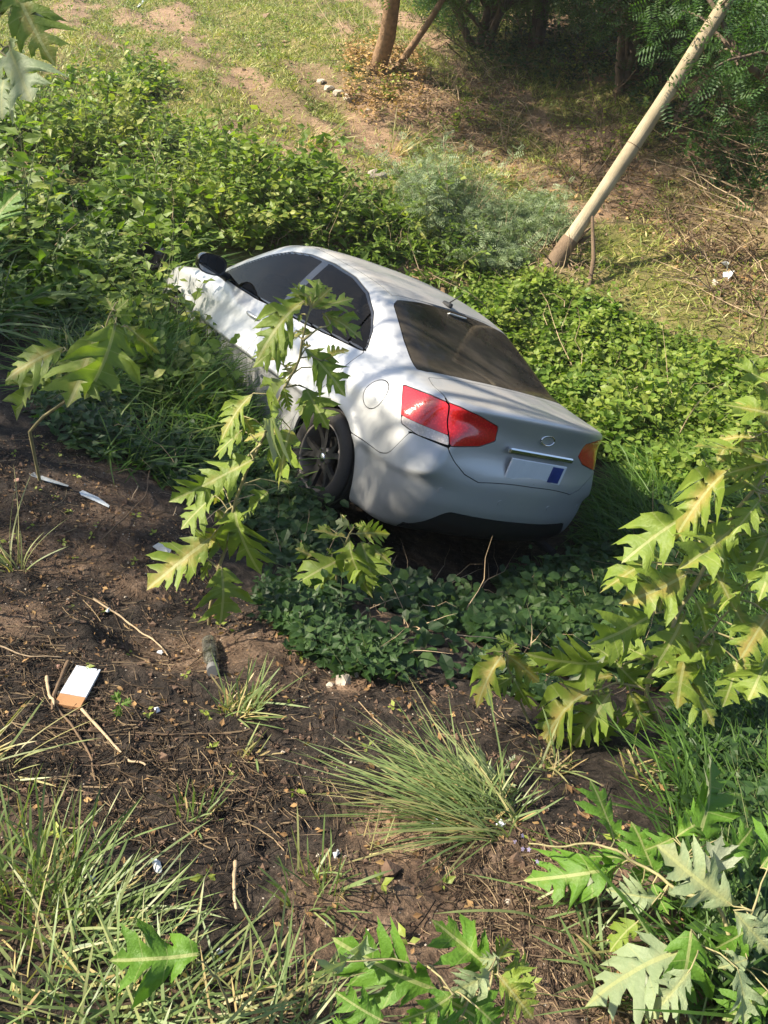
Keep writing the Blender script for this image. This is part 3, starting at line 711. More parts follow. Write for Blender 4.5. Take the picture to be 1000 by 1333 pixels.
# ================================================================== VEGETATION
UP = np.array([0, 0, 1.0])
def T_(v, f): return np.array(v, float), np.array(f)
OV = T_([(0,0,0),(.42,.30,.07),(.5,0,0),(.42,-.30,.07),(1,0,-.06)], [(0,2,1),(0,3,2),(1,2,4),(2,3,4)])
RD = T_([(0,0,0),(.22,.30,.06),(.62,.34,.07),(1,0,-.08),(.62,-.34,.07),(.22,-.30,.06),(.5,0,0)], [(0,6,1),(1,6,2),(2,6,3),(3,6,4),(4,6,5),(5,6,0)])
LN = T_([(0,0,0),(.35,.09,.03),(.4,0,0),(.35,-.09,.03),(1,0,-.12)], [(0,2,1),(0,3,2),(1,2,4),(2,3,4)])
LN2 = T_([(0,0,0),(.35,.16,.04),(.4,0,0),(.35,-.16,.04),(1,0,-.15)], [(0,2,1),(0,3,2),(1,2,4),(2,3,4)])
def _frond(n):
    v = []; f = []
    for i in range(n):
        x = .12+.88*i/n; l = .26*math.sin(math.pi*(i+1)/(n+1))**.6+.05
        for s in (1, -1):
            b = len(v); v += [(x, 0, 0), (x+.07, s*l*.6, -.02), (x+.03, s*l, -.05), (x-.03, s*l*.5, -.02)]; f += [(b, b+1, b+2), (b, b+2, b+3)]
    return T_(v, f)
FR = _frond(5)
def cloud(P, A, Nn, S, tm, t):
    A = nz(A); B = nz(np.cross(Nn, A)); C = np.cross(A, B); v, f = tm; n = len(P); k = len(v)
    V = P[:, None]+S[:, None, None]*(v[None, :, 0, None]*A[:, None]+v[None, :, 1, None]*B[:, None]+v[None, :, 2, None]*C[:, None])
    F = (np.arange(n)*k)[:, None, None]+f[None]
    return V.reshape(-1, 3), F.reshape(-1, 3), np.repeat(t, k)
def join(L):
    V = []; F = []; T = []; n = 0
    for v, f, t in L: V.append(v); F.append(f+n); T.append(t); n += len(v)
    return np.vstack(V), np.vstack(F), np.concatenate(T)
def strands(P, R, sides=3, t=None):
    """many tubes at once: P is (n,k,3), R (n,k)"""
    n, k, _ = P.shape; T = nz(np.gradient(P, axis=1)); ref = np.array([.37, .21, .90]); A = nz(np.cross(T, ref)+1e-6); B = np.cross(T, A)
    an = np.arange(sides)*2*np.pi/sides
    V = P[:, :, None]+R[:, :, None, None]*(np.cos(an)[:, None]*A[:, :, None]+np.sin(an)[:, None]*B[:, :, None])
    i = (np.arange(n)*k*sides)[:, None, None]; j = (np.arange(k-1)*sides)[None, :, None]; s = np.arange(sides)[None, None]; s2 = (s+1) % sides
    a, b, c, d = i+j+s, i+j+s2, i+j+sides+s2, i+j+sides+s
    F = np.concatenate([np.stack([a, b, c], -1).reshape(-1, 3), np.stack([a, c, d], -1).reshape(-1, 3)])
    return V.reshape(-1, 3), F, np.repeat(np.zeros(n) if t is None else t, k*sides)
def blades(B, H, W, D, bend, tint, seg=3, rng=RNG):
    """grass: B bases, H lengths, W widths, D initial directions, bend how far they arch over"""
    n = len(B); D = nz(D); lean = D.copy(); lean[:, 2] = 0; lean = nz(lean+rng.normal(size=(n, 3))*[.25, .25, 0])
    lean[:, 2] = -.35
    tt = np.linspace(0, 1, seg+1)
    P = B[:, None]+H[:, None, None]*(tt[None, :, None]*D[:, None]+(bend[:, None]*tt[None]**2)[:, :, None]*lean[:, None])
    side = nz(np.cross(nz(P[:, -1]-P[:, 0]), UP)+rng.normal(size=(n, 3))*.5)
    wt = np.array([.8]+[1-.35*q for q in tt[1:-1]])
    L = P[:, :-1]+side[:, None]*(W[:, None]*wt)[:, :, None]*.5; R = P[:, :-1]-side[:, None]*(W[:, None]*wt)[:, :, None]*.5
    V = np.concatenate([np.stack([L, R], 2).reshape(n, -1, 3), P[:, -1:]], 1); k = V.shape[1]
    f = []
    for s in range(seg-1): a = 2*s; f += [(a, a+1, a+3), (a, a+3, a+2)]
    a = 2*(seg-1); f.append((a, a+1, a+2))
    F = (np.arange(n)*k)[:, None, None]+np.array(f)[None]
    return V.reshape(-1, 3), F.reshape(-1, 3), np.repeat(tint, k)
def sprigs(B, H, D, nl, ls, tm, tint, rng=RNG, t0=.25, droop=.12, stemr=.003, sides=3, flat=.35, tvar=.12):
    """leafy stems: bases B, heights H, directions D, nl leaves each"""
    n = len(B); D = nz(D); k = 5; tt = np.linspace(0, 1, k)
    wob = rng.normal(size=(n, 3))*.16; wob[:, 2] = -np.abs(wob[:, 2])-droop
    cur = lambda t: B[:, None]+H[:, None, None]*(t[..., None]*D[:, None]+(t**2)[..., None]*wob[:, None])
    P = cur(np.broadcast_to(tt, (n, k)))
    st = strands(P, stemr*(1.15-tt)[None]*np.ones((n, 1)), sides, np.clip(tint, 0, 1))
    t = t0+(1-t0)*(np.arange(nl)+rng.random((n, nl)))/nl; Q = cur(t).reshape(-1, 3)
    ph = (np.arange(nl)*2.4)[None]+rng.random((n, 1))*6.28; ph = (ph+rng.normal(size=(n, nl))*.4).ravel(); el = rng.normal(.15, .35, n*nl)
    A = np.column_stack([np.cos(ph), np.sin(ph), el]); Nn = UP+rng.normal(size=(n*nl, 3))*flat+np.column_stack([np.cos(ph), np.sin(ph), ph*0])*.25
    S = ls*rng.uniform(.55, 1.25, n*nl)*(1.15-.5*t.ravel())
    lv = cloud(Q+nz(A)*S[:, None]*.15, A, Nn, S, tm, np.clip(np.repeat(tint, nl)+rng.normal(size=n*nl)*tvar, 0, 1))
    return lv, st
# ---- leaf materials
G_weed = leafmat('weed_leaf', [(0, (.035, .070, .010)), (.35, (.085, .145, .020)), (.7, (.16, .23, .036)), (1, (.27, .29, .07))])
G_vine = leafmat('dark_creeper_leaf', [(0, (.018, .042, .014)), (.5, (.040, .085, .022)), (1, (.085, .14, .035))])
G_amar = leafmat('round_leaf', [(0, (.055, .11, .014)), (.5, (.12, .20, .028)), (1, (.24, .29, .055))])
G_gray = leafmat('grey_green_frond', [(0, (.08, .12, .06)), (.5, (.19, .25, .135)), (1, (.30, .36, .21))], trans=.25)
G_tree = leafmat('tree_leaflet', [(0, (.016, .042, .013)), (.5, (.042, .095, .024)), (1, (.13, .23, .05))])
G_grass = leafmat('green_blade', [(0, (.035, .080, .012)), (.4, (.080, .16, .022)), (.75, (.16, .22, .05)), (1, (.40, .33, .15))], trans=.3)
G_turf = leafmat('short_turf_blade', [(0, (.075, .11, .022)), (.45, (.20, .25, .05)), (.75, (.36, .36, .11)), (1, (.50, .39, .20))], trans=.25)
G_tuft = leafmat('tuft_blade', [(0, (.075, .12, .035)), (.5, (.15, .21, .075)), (.8, (.27, .28, .12)), (1, (.46, .33, .16))], trans=.25, rough=.45)
G_dry = leafmat('dry_leaf', [(0, (.10, .055, .025)), (.5, (.26, .15, .065)), (1, (.46, .30, .13))], trans=.15, rough=.8)
G_yel = leafmat('yellow_green_leaf', [(0, (.12, .17, .03)), (1, (.33, .38, .07))])
B_stem = simple('green_stem', (.10, .12, .045), .7, 0, .3, 20)
B_twig = simple('brown_twig', (.13, .085, .05), .85, 0, .45, 15, .003)
B_pale = simple('pale_twig', (.36, .27, .17), .85, 0, .35, 15, .003)
B_bark = simple('bark', (.12, .085, .06), .9, 0, .5, 9, .02)
def thing2(name, label, cat, loc, pieces, group=None):
    t = empty(name, loc, label, cat, group)
    for nm, (V, F, T), mat, stuff in pieces:
        o = mkw(nm, V, F, mat, t, tint=T, smooth=False)
        if stuff: o['kind'] = 'stuff'
    return t
def bush(name, label, cat, px, py, r, h, ns, nl, ls, tm, leaf, stem=None, group=None, tint=.5, seed=0, sq=1.0, t0=.2, spread=.6, droop=.1, flat=.35, keepoff=True):
    rng = np.random.default_rng(1000+seed+int(px)*7+int(py)); c = hit1(px, py)
    a = rng.random(ns)*6.283; q = np.sqrt(rng.random(ns)); off = np.column_stack([np.cos(a)*q*r, np.sin(a)*q*r*sq])
    lump = .45+1.15*sstep(.25, .75, vnoise(off[:, 0]*2.4+px, off[:, 1]*2.4+py, 3))
    B = np.column_stack([c[0]+off[:, 0]*.75, c[1]+off[:, 1]*.75]); B = np.column_stack([B, ht(B[:, 0], B[:, 1])-.02])
    H = h*np.sqrt(np.clip(1-.75*q*q, .1, 1))*lump*rng.uniform(.75, 1.2, ns)
    D = np.column_stack([off/r*spread, np.ones(ns)])+rng.normal(size=(ns, 3))*.16
    if keepoff:
        k = offcar(B+D*.0, .10)&offcar(B+nz(D)*H[:, None]*.7, .02); B, H, D = B[k], H[k], D[k]
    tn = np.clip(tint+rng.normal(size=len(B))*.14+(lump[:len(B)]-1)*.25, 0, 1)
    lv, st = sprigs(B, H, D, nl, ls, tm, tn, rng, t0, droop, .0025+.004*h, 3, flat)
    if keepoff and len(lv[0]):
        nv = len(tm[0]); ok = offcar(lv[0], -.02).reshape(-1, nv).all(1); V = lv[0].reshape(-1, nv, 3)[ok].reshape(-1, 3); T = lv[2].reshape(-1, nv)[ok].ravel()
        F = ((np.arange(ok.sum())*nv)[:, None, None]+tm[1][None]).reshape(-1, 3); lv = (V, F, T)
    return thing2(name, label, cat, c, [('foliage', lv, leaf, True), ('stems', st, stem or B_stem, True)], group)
# ---- bushes, each its own thing
GW = 'leafy weed bushes on the far slope behind the car'
for i, (px, py, r, h, ns, lab) in enumerate([
    (40, 190, .95, .95, 150, 'tall leafy green bush at the far left edge below the bare bank'),
    (130, 200, .95, .85, 150, 'bright green bush right of the leftmost bush, sunlit on top'),
    (70, 290, .85, .70, 120, 'shaded green bush low on the left, above the long dark grass'),
    (200, 260, .80, .65, 120, 'leafy bush with heart shaped leaves above the car bonnet'),
    (255, 215, .75, .55, 100, 'small dense bush half way up the slope left of the bare soil'),
    (300, 290, .75, .60, 110, 'bushy weed just beyond the driver side mirror'),
    (370, 245, .70, .50, 95, 'low sunlit bush below the bare earth patch'),
    (405, 300, .75, .62, 120, 'green bush directly behind the highest point of the car roof'),
    (480, 315, .75, .60, 120, 'green bush behind the car roof, left of the grey-green shrub'),
    (170, 120, .60, .50, 80, 'dark shaded bush against the eroded bank at upper left'),
    (190, 325, .65, .50, 90, 'weedy bush just in front of the crushed front of the car'),
    (545, 345, .55, .48, 90, 'small green bush between the car roof and the grey-green shrub'),
    (186, 392, .42, .62, 90, 'leafy weed in front of the crushed front corner of the car'), (215, 462, .34, .62, 90, 'leafy weed hiding the front wheel of the car'), (60, 400, .6, .5, 90, 'dark broad leaved weed left of the grass beside the car'), (130, 365, .5, .5, 80, 'dark weed between the long grass and the car front'), (20, 330, .6, .6, 90, 'shaded weed at the left edge above the lobed plant'), (250, 400+130, .30, .35, 60, 'small leafy weed in the grass below the front door')]):
    bush('weed_bush', lab, 'bush', px, py, r*.86, h*1.40, int(ns*(.5, .75, .6, .55)[i % 4]), (14, 18, 13, 20)[i % 4], (.17, .12, .20, .14)[i % 4], (OV, RD, OV, LN2)[i % 4], G_weed, None, GW, (.50, .62, .40, .55)[i % 4]+.1*(i in (1, 6))-.1*(i in (2, 9)), i, t0=.15, spread=.8, flat=.5)  # leaf tint carries light: raised on sunlit bushes, lowered on shaded ones
for px, py, lab in [(196, 440, 'tall leafy weed right against the front wheel of the car'), (232, 486, 'tall leafy weed against the lower edge of the front door')]:
    bush('weed_bush', lab, 'bush', px, py, .30, .85, 60, 16, .13, OV, G_weed, None, GW, .45, int(px), t0=.1, keepoff=False)
GA = 'round leaved bushes to the right of the car'
for i, (px, py, r, h, ns, lab) in enumerate([
    (640, 400, .62, .42, 110, 'bright bush of small round leaves just right of the car roof'),
    (700, 430, .65, .45, 120, 'bright round leaved bush below the foot of the leaning pole'),
    (770, 440, .65, .42, 120, 'bright round leaved bush furthest up the slope beside the pole shadow'),
    (720, 490, .55, .45, 110, 'round leaved bush touching the rear window side of the car'),
    (790, 520, .62, .55, 140, 'large round leaved bush level with the boot lid'),
    (860, 490, .62, .42, 120, 'sunlit round leaved bush at the upper right end of its row'),
    (930, 520, .55, .38, 100, 'low round leaved bush at the right end against the dry grass'),
    (850, 570, .58, .55, 140, 'dense round leaved bush right of the boot, dark at its foot'),
    (930, 600, .50, .42, 100, 'round leaved bush nearest to the big lobed plant on the right')]):
    bush('round_leaved_bush', lab, 'bush', px, py+12, r, h, int(ns*.85), 17, .098, RD, G_amar, None, GA, .58, 40+i, t0=.1, flat=.55, spread=.75)
def feather(px, py, r, h, ns, lab, seed, grp):
    bush('feathery_shrub', lab, 'shrub', px, py, r, h*1.15, int(ns*2.6), 34, .15, FR, G_gray, B_pale, grp, .5, seed, t0=.15, spread=.75, flat=.8)
GF = 'grey-green feathery shrubs beside the pole'
feather(600, 305, .50, .95, 60, 'grey-green feathery shrub, the tallest, left of the pole foot', 60, GF)
feather(650, 335, .40, .45, 34, 'small grey-green feathery shrub close to the pole foot', 61, GF)
feather(552, 265, .35, .40, 24, 'low grey-green feathery shrub uphill of the tallest one', 62, GF)
feather(700, 300, .35, .35, 22, 'thin pale feathery sprig growing behind the pole foot', 63, GF)
#feather(810, 300, .40, .22, 20, 'flat grey-green patch of feathery plant right of the pole', 64, GF)
# yellow-green saplings in front of the thicket
for i, (px, py, h, lab) in enumerate([(790, 205, .9, 'yellow-green sapling standing left of the middle of the pole'), (600, 165, .55, 'thin yellow-green sapling at the edge of the shaded hollow'), (735, 95, .9, 'pale green bush lit inside the shaded hollow'), (505, 120, .6, 'green creeper bush at the foot of the leaning trunk'), (835, 180, .6, 'small bright sapling just right of the pole against the dark thicket')]):
    bush('sapling', lab, 'sapling', px, py, .35+.25*(i == 2), h, 16, 14, .09, OV, G_yel, B_twig, 'yellow-green saplings by the thicket', .55, 80+i)
# stuff under and between
def stuff(name, lst, mat, smooth=False):
    V, F, T = join(lst); return tag(mk(name, V, F, mat, tint=T, smooth=smooth), kind='stuff')
def dirs(n, tilt, rng=RNG, lean=(0, 0)):
    D = np.column_stack([rng.normal(size=n)*tilt+lean[0], rng.normal(size=n)*tilt+lean[1], np.ones(n)]); return D
def grassfield(pix, n, h, wd, tilt=.35, bend=.35, tint=.4, tv=.2, seg=3, clump=None, lean=(0, 0), test=None, m=.05, rng=RNG):
    P = region(pix, n, rng, clump); k = offcar(P, m)
    if test is not None: k &= test(P)
    P = P[k]; n = len(P); patch = fbm(P[:, 0]*1.3, P[:, 1]*1.3, 3, 21)
    return blades(P, h*rng.uniform(.5, 1.3, n)*(1+.5*patch), wd*rng.uniform(.7, 1.3, n), dirs(n, tilt, rng, lean), bend*rng.uniform(.3, 1.8, n), np.clip(tint+patch*.35+rng.normal(size=n)*tv, 0, 1), seg, rng)
turfy = lambda P: (earthmix(P[:, 0], P[:, 1])[1]+RNG.normal(size=len(P))*.28) < .55
dryish = lambda P: (earthmix(P[:, 0], P[:, 1])[1]+RNG.normal(size=len(P))*.2) > .3
FARP = [(-150, 130), (-150, -60), (1100, -60), (1150, 520), (1080, 640), (760, 520), (560, 330), (330, 260), (120, 180)]
stuff('far_turf', [grassfield(FARP, 105000, .11, .016, .55, .5, .50, .20, 2, None, (0, 0), turfy), grassfield(FARP, 9000, .10, .009, .8, .5, .88, .12, 2, None, (0, 0), dryish)], G_turf)
stuff('green_grass_by_car', [grassfield([(60, 470), (90, 330), (240, 345), (270, 470), (400, 560), (420, 660), (300, 640), (130, 600), (40, 540)], 7500, .22, .012, .6, .9, .48, .18, 4, (1.6, -.15), (-.1, -.1), m=.0),
    grassfield([(190, 420), (235, 470), (300, 540), (380, 585), (330, 630), (200, 540), (160, 450)], 2600, .38, .012, .4, .6, .30, .12, 4, None, (.1, .25), m=-.12)], G_grass)
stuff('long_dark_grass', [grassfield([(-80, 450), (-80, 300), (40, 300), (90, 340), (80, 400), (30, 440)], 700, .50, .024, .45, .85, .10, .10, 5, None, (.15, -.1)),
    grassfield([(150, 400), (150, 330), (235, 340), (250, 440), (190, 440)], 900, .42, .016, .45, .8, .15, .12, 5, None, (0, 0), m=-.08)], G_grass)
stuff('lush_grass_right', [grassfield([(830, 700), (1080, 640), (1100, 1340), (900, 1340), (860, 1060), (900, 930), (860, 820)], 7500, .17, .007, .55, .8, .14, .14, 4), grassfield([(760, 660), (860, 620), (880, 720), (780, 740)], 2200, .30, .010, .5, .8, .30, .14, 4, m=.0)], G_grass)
# weeds' understorey: short sprigs so that no bare earth shows between the bushes
def cover(pix, n, h, nl, ls, tm, tint, rng=RNG, clump=None, m=.06, tilt=.35, stemr=.0018):
    P = region(pix, n, rng, clump); P = P[offcar(P, m)]; n = len(P); pt_ = fbm(P[:, 0]*1.7, P[:, 1]*1.7, 3, 33)
    return sprigs(P, h*rng.uniform(.5, 1.4, n)*(1+.6*pt_), dirs(n, tilt, rng), nl, ls, tm, np.clip(tint+pt_*.4+rng.normal(size=n)*.1, 0, 1), rng, .15, .1, stemr)
L = [cover([(-150, 130), (120, 90), (260, 170), (560, 300), (640, 390), (560, 380), (330, 330), (200, 350), (-150, 360)], 2200, .20, 7, .10, OV, .42),
     cover([(600, 350), (720, 370), (960, 470), (1060, 600), (900, 650), (760, 560), (640, 430)], 2400, .18, 8, .07, RD, .5, m=.03)]
stuff('weed_understorey', [a[0] for a in L], G_weed); stuff('weed_stems', [a[1] for a in L], B_stem)
L = [cover([(350, 740), (480, 840), (640, 870), (760, 960), (700, 900), (560, 900), (440, 880), (340, 800)], 500, .13, 7, .06, OV, .35, clump=(2.5, -.1)),
     cover([(60, 470), (90, 330), (240, 345), (270, 470), (400, 560), (420, 660), (300, 640), (130, 600), (40, 540)], 1000, .22, 8, .085, OV, .55, clump=(1.9, -.1)),
     cover([(360, 650), (450, 680), (560, 700), (740, 715), (890, 620), (1000, 680), (1050, 900), (900, 900), (760, 880), (600, 880), (480, 860), (430, 800), (330, 740)], 2600, .16, 7, .085, RD, .38, clump=(1.4, -.22), m=-.02),
     cover([(230, 540), (380, 590), (440, 690), (330, 700), (200, 620)], 700, .18, 7, .075, RD, .5, m=.0),
     cover([(900, 720), (1080, 680), (1080, 1340), (930, 1340), (880, 1000)], 2200, .16, 7, .05, OV, .35)]
stuff('creeper_cover', [a[0] for a in L], G_vine); stuff('creeper_stems', [a[1] for a in L], B_stem)
# sparse seedlings on the far slope
L = [cover(FARP, 1500, .10, 6, .07, OV, .5, clump=(1.1, .05)), ]
stuff('slope_seedlings', [a[0] for a in L], G_weed)
# ---- grass tufts, each one its own thing
def tuft(px, py, n, h, wd, lab, lean=(0, 0), tilt=.3, bend=.5, tint=.5, r=.06, straw=.15, seed=0, grp='grass tufts in the foreground soil'):
    rng = np.random.default_rng(300+seed); c = hit1(px, py); a = rng.random(n)*6.283; q = np.sqrt(rng.random(n))*r
    B = np.column_stack([c[0]+np.cos(a)*q, c[1]+np.sin(a)*q]); B = np.column_stack([B, ht(B[:, 0], B[:, 1])-.01])
    D = dirs(n, tilt, rng, lean)+np.column_stack([np.cos(a)*q/r*.35, np.sin(a)*q/r*.35, a*0])
    tn = np.clip(tint+rng.normal(size=n)*.18, 0, .85); H = h*rng.uniform(.45, 1.2, n); dr = rng.random(n) < straw; tn[dr] = rng.uniform(.88, 1, dr.sum()); H[dr] *= .6
    return thing2('grass_tuft', lab, 'grass tuft', c, [('blades', blades(B, H, wd*rng.uniform(.6, 1.3, n), D, bend*rng.uniform(.3, 1.7, n), tn, 7, rng), G_tuft, True)], grp)
tuft(628, 1062, 300, 0.185, .0050, 'large arching grass tuft swept to the left in the middle foreground', (-.85, .15), .30, 1.05, .55, .11, .08, 1)
tuft(642, 1054, 33, 0.15, .006, 'thin upright spray of blades at the root of the large arching tuft', (.5, .5), .3, .3, .45, .07, .1, 2)
tuft(310, 925, 82, 0.161, .007, 'half dry grass tuft beside the glass jar', (.25, .25), .42, .35, .55, .06, .35, 3)
tuft(325, 985, 22, 0.087, .006, 'small dry grass tuft below the tuft beside the jar', (.3, 0), .4, .35, .7, .04, .4, 4)
tuft(255, 1060, 38, 0.081, .007, 'dark stubby grass clump in the middle of the bare soil', (.2, .1), .4, .2, .35, .05, .3, 5)
tuft(410, 1160, 60, 0.120, .006, 'short upright grass tuft left of the pinkish bare patch', (.05, .15), .35, .25, .4, .07, .25, 6)
tuft(30, 1160, 180, 0.193, .006, 'tall pale grass tuft rising at the left edge', (-.05, .25), .30, .3, .48, .12, .12, 7)
tuft(110, 1210, 117, 0.158, .006, 'leaning grass tuft right of the tall tuft at the left edge', (.45, .3), .35, .45, .50, .10, .12, 8)
tuft(60, 1330, 204, 0.149, .006, 'wide grass tuft in the bottom left corner', (.1, .0), .7, .6, .50, .14, .22, 9)
tuft(230, 1335, 180, 0.158, .006, 'sprawling grass tuft along the bottom edge under the lobed leaf', (.35, .1), .65, .75, .50, .12, .18, 10)
tuft(370, 1345, 93, 0.132, .006, 'grass tuft at the bottom edge left of the lobed plant', (.15, .25), .55, .6, .50, .09, .15, 11)
tuft(-20, 1000, 33, 0.174, .006, 'sparse yellowing grass at the left edge by the dry twigs', (.6, .1), .4, .5, .8, .07, .3, 12)
tuft(20, 740, 22, .30, .007, 'few bent blades at the left edge of the dark soil', (-.4, .5), .3, .7, .7, .04, .2, 13)
tuft(720, 1000, 49, 0.136, .006, 'dry brown grass tuft right of the large arching tuft', (.1, .1), .5, .4, .75, .06, .6, 14)
tuft(830, 1010, 38, 0.124, .006, 'brown withered tuft under the big lobed plant', (.0, .1), .5, .3, .85, .05, .7, 15)
tuft(740, 1200, 39, 0.153, .006, 'green grass tuft behind the flowering twig on the right', (.3, .0), .6, .6, .35, .09, .15, 16)
tuft(860, 1290, 52, 0.173, .0065, 'grass tuft under the pale leaves in the bottom right corner', (.0, .1), .7, .6, .40, .13, .15, 17)
tuft(960, 1240, 52, 0.173, .007, 'grass tuft at the right edge behind the pale leaves', (.0, .1), .7, .6, .30, .13, .1, 18)
tuft(480, 1100, 16, 0.099, .004, 'wispy dry grass between the short tuft and the bare patch', (.35, .1), .4, .4, .9, .04, .5, 19)
tuft(520, 200, 60, .60, .02, 'tall straw coloured grass clump on the far slope', (.35, .1), .25, .3, .9, .15, .6, 20)
tuft(410, 190, 60, .60, .02, 'pale yellow grass clump leaning right above the weeds', (.6, .0), .25, .3, .8, .15, .5, 21)
# ---- tall lobed plants
def lobed(seed, droop=.18, fold=.16):
    """deeply cut leaf: jagged lobes swept towards the tip, wavy blade, bent midrib"""
    rng = np.random.default_rng(seed+50); sides = []; nb = 4 if seed % 3 == 2 else 3
    xs = np.linspace(.15, .66, nb)
    for s in (-1, 1):
        ln = [(0, 0, 0), (.03, .03, .012)]; g = .52/(nb-1)/2
        for k, x in enumerate(xs):
            x = x+rng.normal()*.02; wv = (.30, .44, .33)[k]*1.0 if nb == 3 else (.24, .37, .40, .27)[k]; wv *= rng.uniform(.82, 1.15); g_ = g*rng.uniform(.9, 1.0)
            pts = [(-.92, .02, rng.uniform(.16, .30)), (-.62, .20, .46), (-.45, .38, rng.uniform(.66, .80)), (-.30, .36, .72), (-.02, .72, 1.0), (.16, .58, .82), (.30, .56, rng.uniform(.66, .80)), (.55, .28, .44)]
            ln += [(x+u*g_, x+u*g_+v*wv+(u < 0)*0, y*wv) for u, v, y in pts]
        t1 = rng.uniform(.11, .16)
        ln += [(x+g*1.02, x+g*1.02+.02, .06), (.84, .88, t1), (.90, .915, t1*.62), (1, 1.0+rng.uniform(0, .04), 0)]
        sides.append(np.array(ln))
    n = len(sides[0]); cols = [0, .35, .7, 1.0]; V = []; UV = []; bend = rng.normal()*.12; tw = rng.normal()*.8; pw = rng.uniform(0, 6.28)
    for i in range(n):
        row = []; mr = .5*(sides[0][i, 0]+sides[1][i, 0])
        for si, s in enumerate((-1, 1)):
            O = sides[si][i]
            for c in (cols[1:] if s > 0 else cols[:0:-1]):
                x = mr+(O[1]-mr)*c; y = s*O[2]*c
                z = fold*abs(y)*(1-1.2*abs(y))+.05*math.sin(13*x+3*s+pw)*(c**1.5)*min(1, O[2]*5)+.30*math.sin(5*x+pw)*s*y*c-.9*max(0, abs(y)-.22)**1.5*(1+.5*math.sin(pw))
                row.append([x, y, z, x, .5+y*1.15])
            if s < 0: row.append([mr, 0, 0, mr, .5])
        for r in row:
            t = r[0]; a = tw*(t-.3); y, z = r[1], r[2]; r[1] = y*math.cos(a)-z*math.sin(a)+bend*t*t; r[2] = y*math.sin(a)+z*math.cos(a)-droop*t*t
        V += [r[:3] for r in row]; UV += [r[3:] for r in row]
    k = 7; F = [(i*k+j, (i+1)*k+j, (i+1)*k+j+1, i*k+j+1) for i in range(n-1) for j in range(k-1)]
    return np.array(V), np.array(F), np.array(UV)
def lobedmat(name, g1, g2, blotch, amount, pale=(.30, .34, .22)):
    m, nt, out = newmat(name)
    uv = N(nt, 'ShaderNodeUVMap'); uv.uv_map = 'UVMap'; sp = N(nt, 'ShaderNodeSeparateXYZ'); lk(nt, uv.outputs[0], sp.inputs[0])
    u, v = sp.outputs[0], sp.outputs[1]; av = math_(nt, 'ABSOLUTE', math_(nt, 'SUBTRACT', v, .5))
    oi = N(nt, 'ShaderNodeObjectInfo')
    mp = N(nt, 'ShaderNodeVectorMath', operation='ADD'); tc = N(nt, 'ShaderNodeTexCoord'); lk(nt, tc.outputs['Object'], mp.inputs[0]); lk(nt, oi.outputs['Location'], mp.inputs[1])
    n1 = noise(nt, 5, 5, .6, mp.outputs[0]); n2 = noise(nt, 22, 4, .6, mp.outputs[0])
    c = mix(nt, n1, g1, g2)
    rnd = oi.outputs['Random']
    # yellow and rusty blotches spreading from the midrib, different on every leaf
    cen = math_(nt, 'SUBTRACT', 1.0, math_(nt, 'MULTIPLY', av, 3.2))
    bl = math_(nt, 'ADD', math_(nt, 'MULTIPLY', cen, .7), math_(nt, 'MULTIPLY', n1, 1.0))
    bl = math_(nt, 'ADD', bl, math_(nt, 'MULTIPLY', math_(nt, 'SUBTRACT', rnd, .5), .5))
    e = N(nt, 'ShaderNodeMapRange'); e.inputs['From Min'].default_value = 1.02; e.inputs['From Max'].default_value = 1.4; lk(nt, bl, e.inputs['Value'])
    c = mix(nt, math_(nt, 'MULTIPLY', e.outputs[0], amount), c, mix(nt, n2, (.40, .36, .07), blotch))
    # veins
    mid = math_(nt, 'LESS_THAN', av, .022)
    ss = math_(nt, 'ABSOLUTE', math_(nt, 'SINE', math_(nt, 'MULTIPLY', math_(nt, 'SUBTRACT', math_(nt, 'MULTIPLY', u, 3.6), math_(nt, 'ADD', math_(nt, 'MULTIPLY', av, .9), .32)), math.pi)))
    side = math_(nt, 'LESS_THAN', ss, .07)
    vein = math_(nt, 'MAXIMUM', mid, math_(nt, 'MULTIPLY', side, .45))
    c = mix(nt, math_(nt, 'MULTIPLY', vein, .65), c, (.36, .38, .16))
    ge = N(nt, 'ShaderNodeNewGeometry'); c2 = mix(nt, n1, pale, tuple(x*.7 for x in pale))
    c = mix(nt, ge.outputs['Backfacing'], c, c2)
    p = N(nt, 'ShaderNodeBsdfPrincipled'); lk(nt, c, p.inputs['Base Color']); p.inputs['Roughness'].default_value = .50; p.inputs['Specular IOR Level'].default_value = .35
    lk(nt, bump(nt, math_(nt, 'ADD', math_(nt, 'MULTIPLY', vein, -.6), math_(nt, 'MULTIPLY', n2, .8)), .5, .006), p.inputs['Normal'])
    t = N(nt, 'ShaderNodeBsdfTranslucent'); lk(nt, mix(nt, 1., c, (1.4, 1.55, .6), 'MULTIPLY'), t.inputs[0])
    ms = N(nt, 'ShaderNodeMixShader'); ms.inputs[0].default_value = .32; lk(nt, p.outputs[0], ms.inputs[1]); lk(nt, t.outputs[0], ms.inputs[2]); lk(nt, ms.outputs[0], out.inputs[0]); return m
ML_sun = lobedmat('lobed_leaf', (.095, .165, .020), (.23, .295, .045), (.34, .17, .09), .75)
ML_grn = lobedmat('fresh_lobed_leaf', (.06, .15, .015), (.13, .25, .03), (.20, .18, .05), .25)
ML_gry = lobedmat('pale_lobed_leaf', (.18, .25, .12), (.30, .35, .20), (.34, .27, .15), .35, (.36, .40, .27))
LM = []
for i in range(10):
    V, F, UV = lobed(i, .06+.13*(i % 3), .10+.10*(i % 4))
    LM.append((V, F, UV))
_lm = {}
def leafmesh(i, mat):
    if (i, mat.name) not in _lm:
        V, F, UV = LM[i]; o = mk('leaf', V, F, mat, uv=UV); _lm[(i, mat.name)] = o.data; bpy.data.objects.remove(o)
    return _lm[(i, mat.name)]
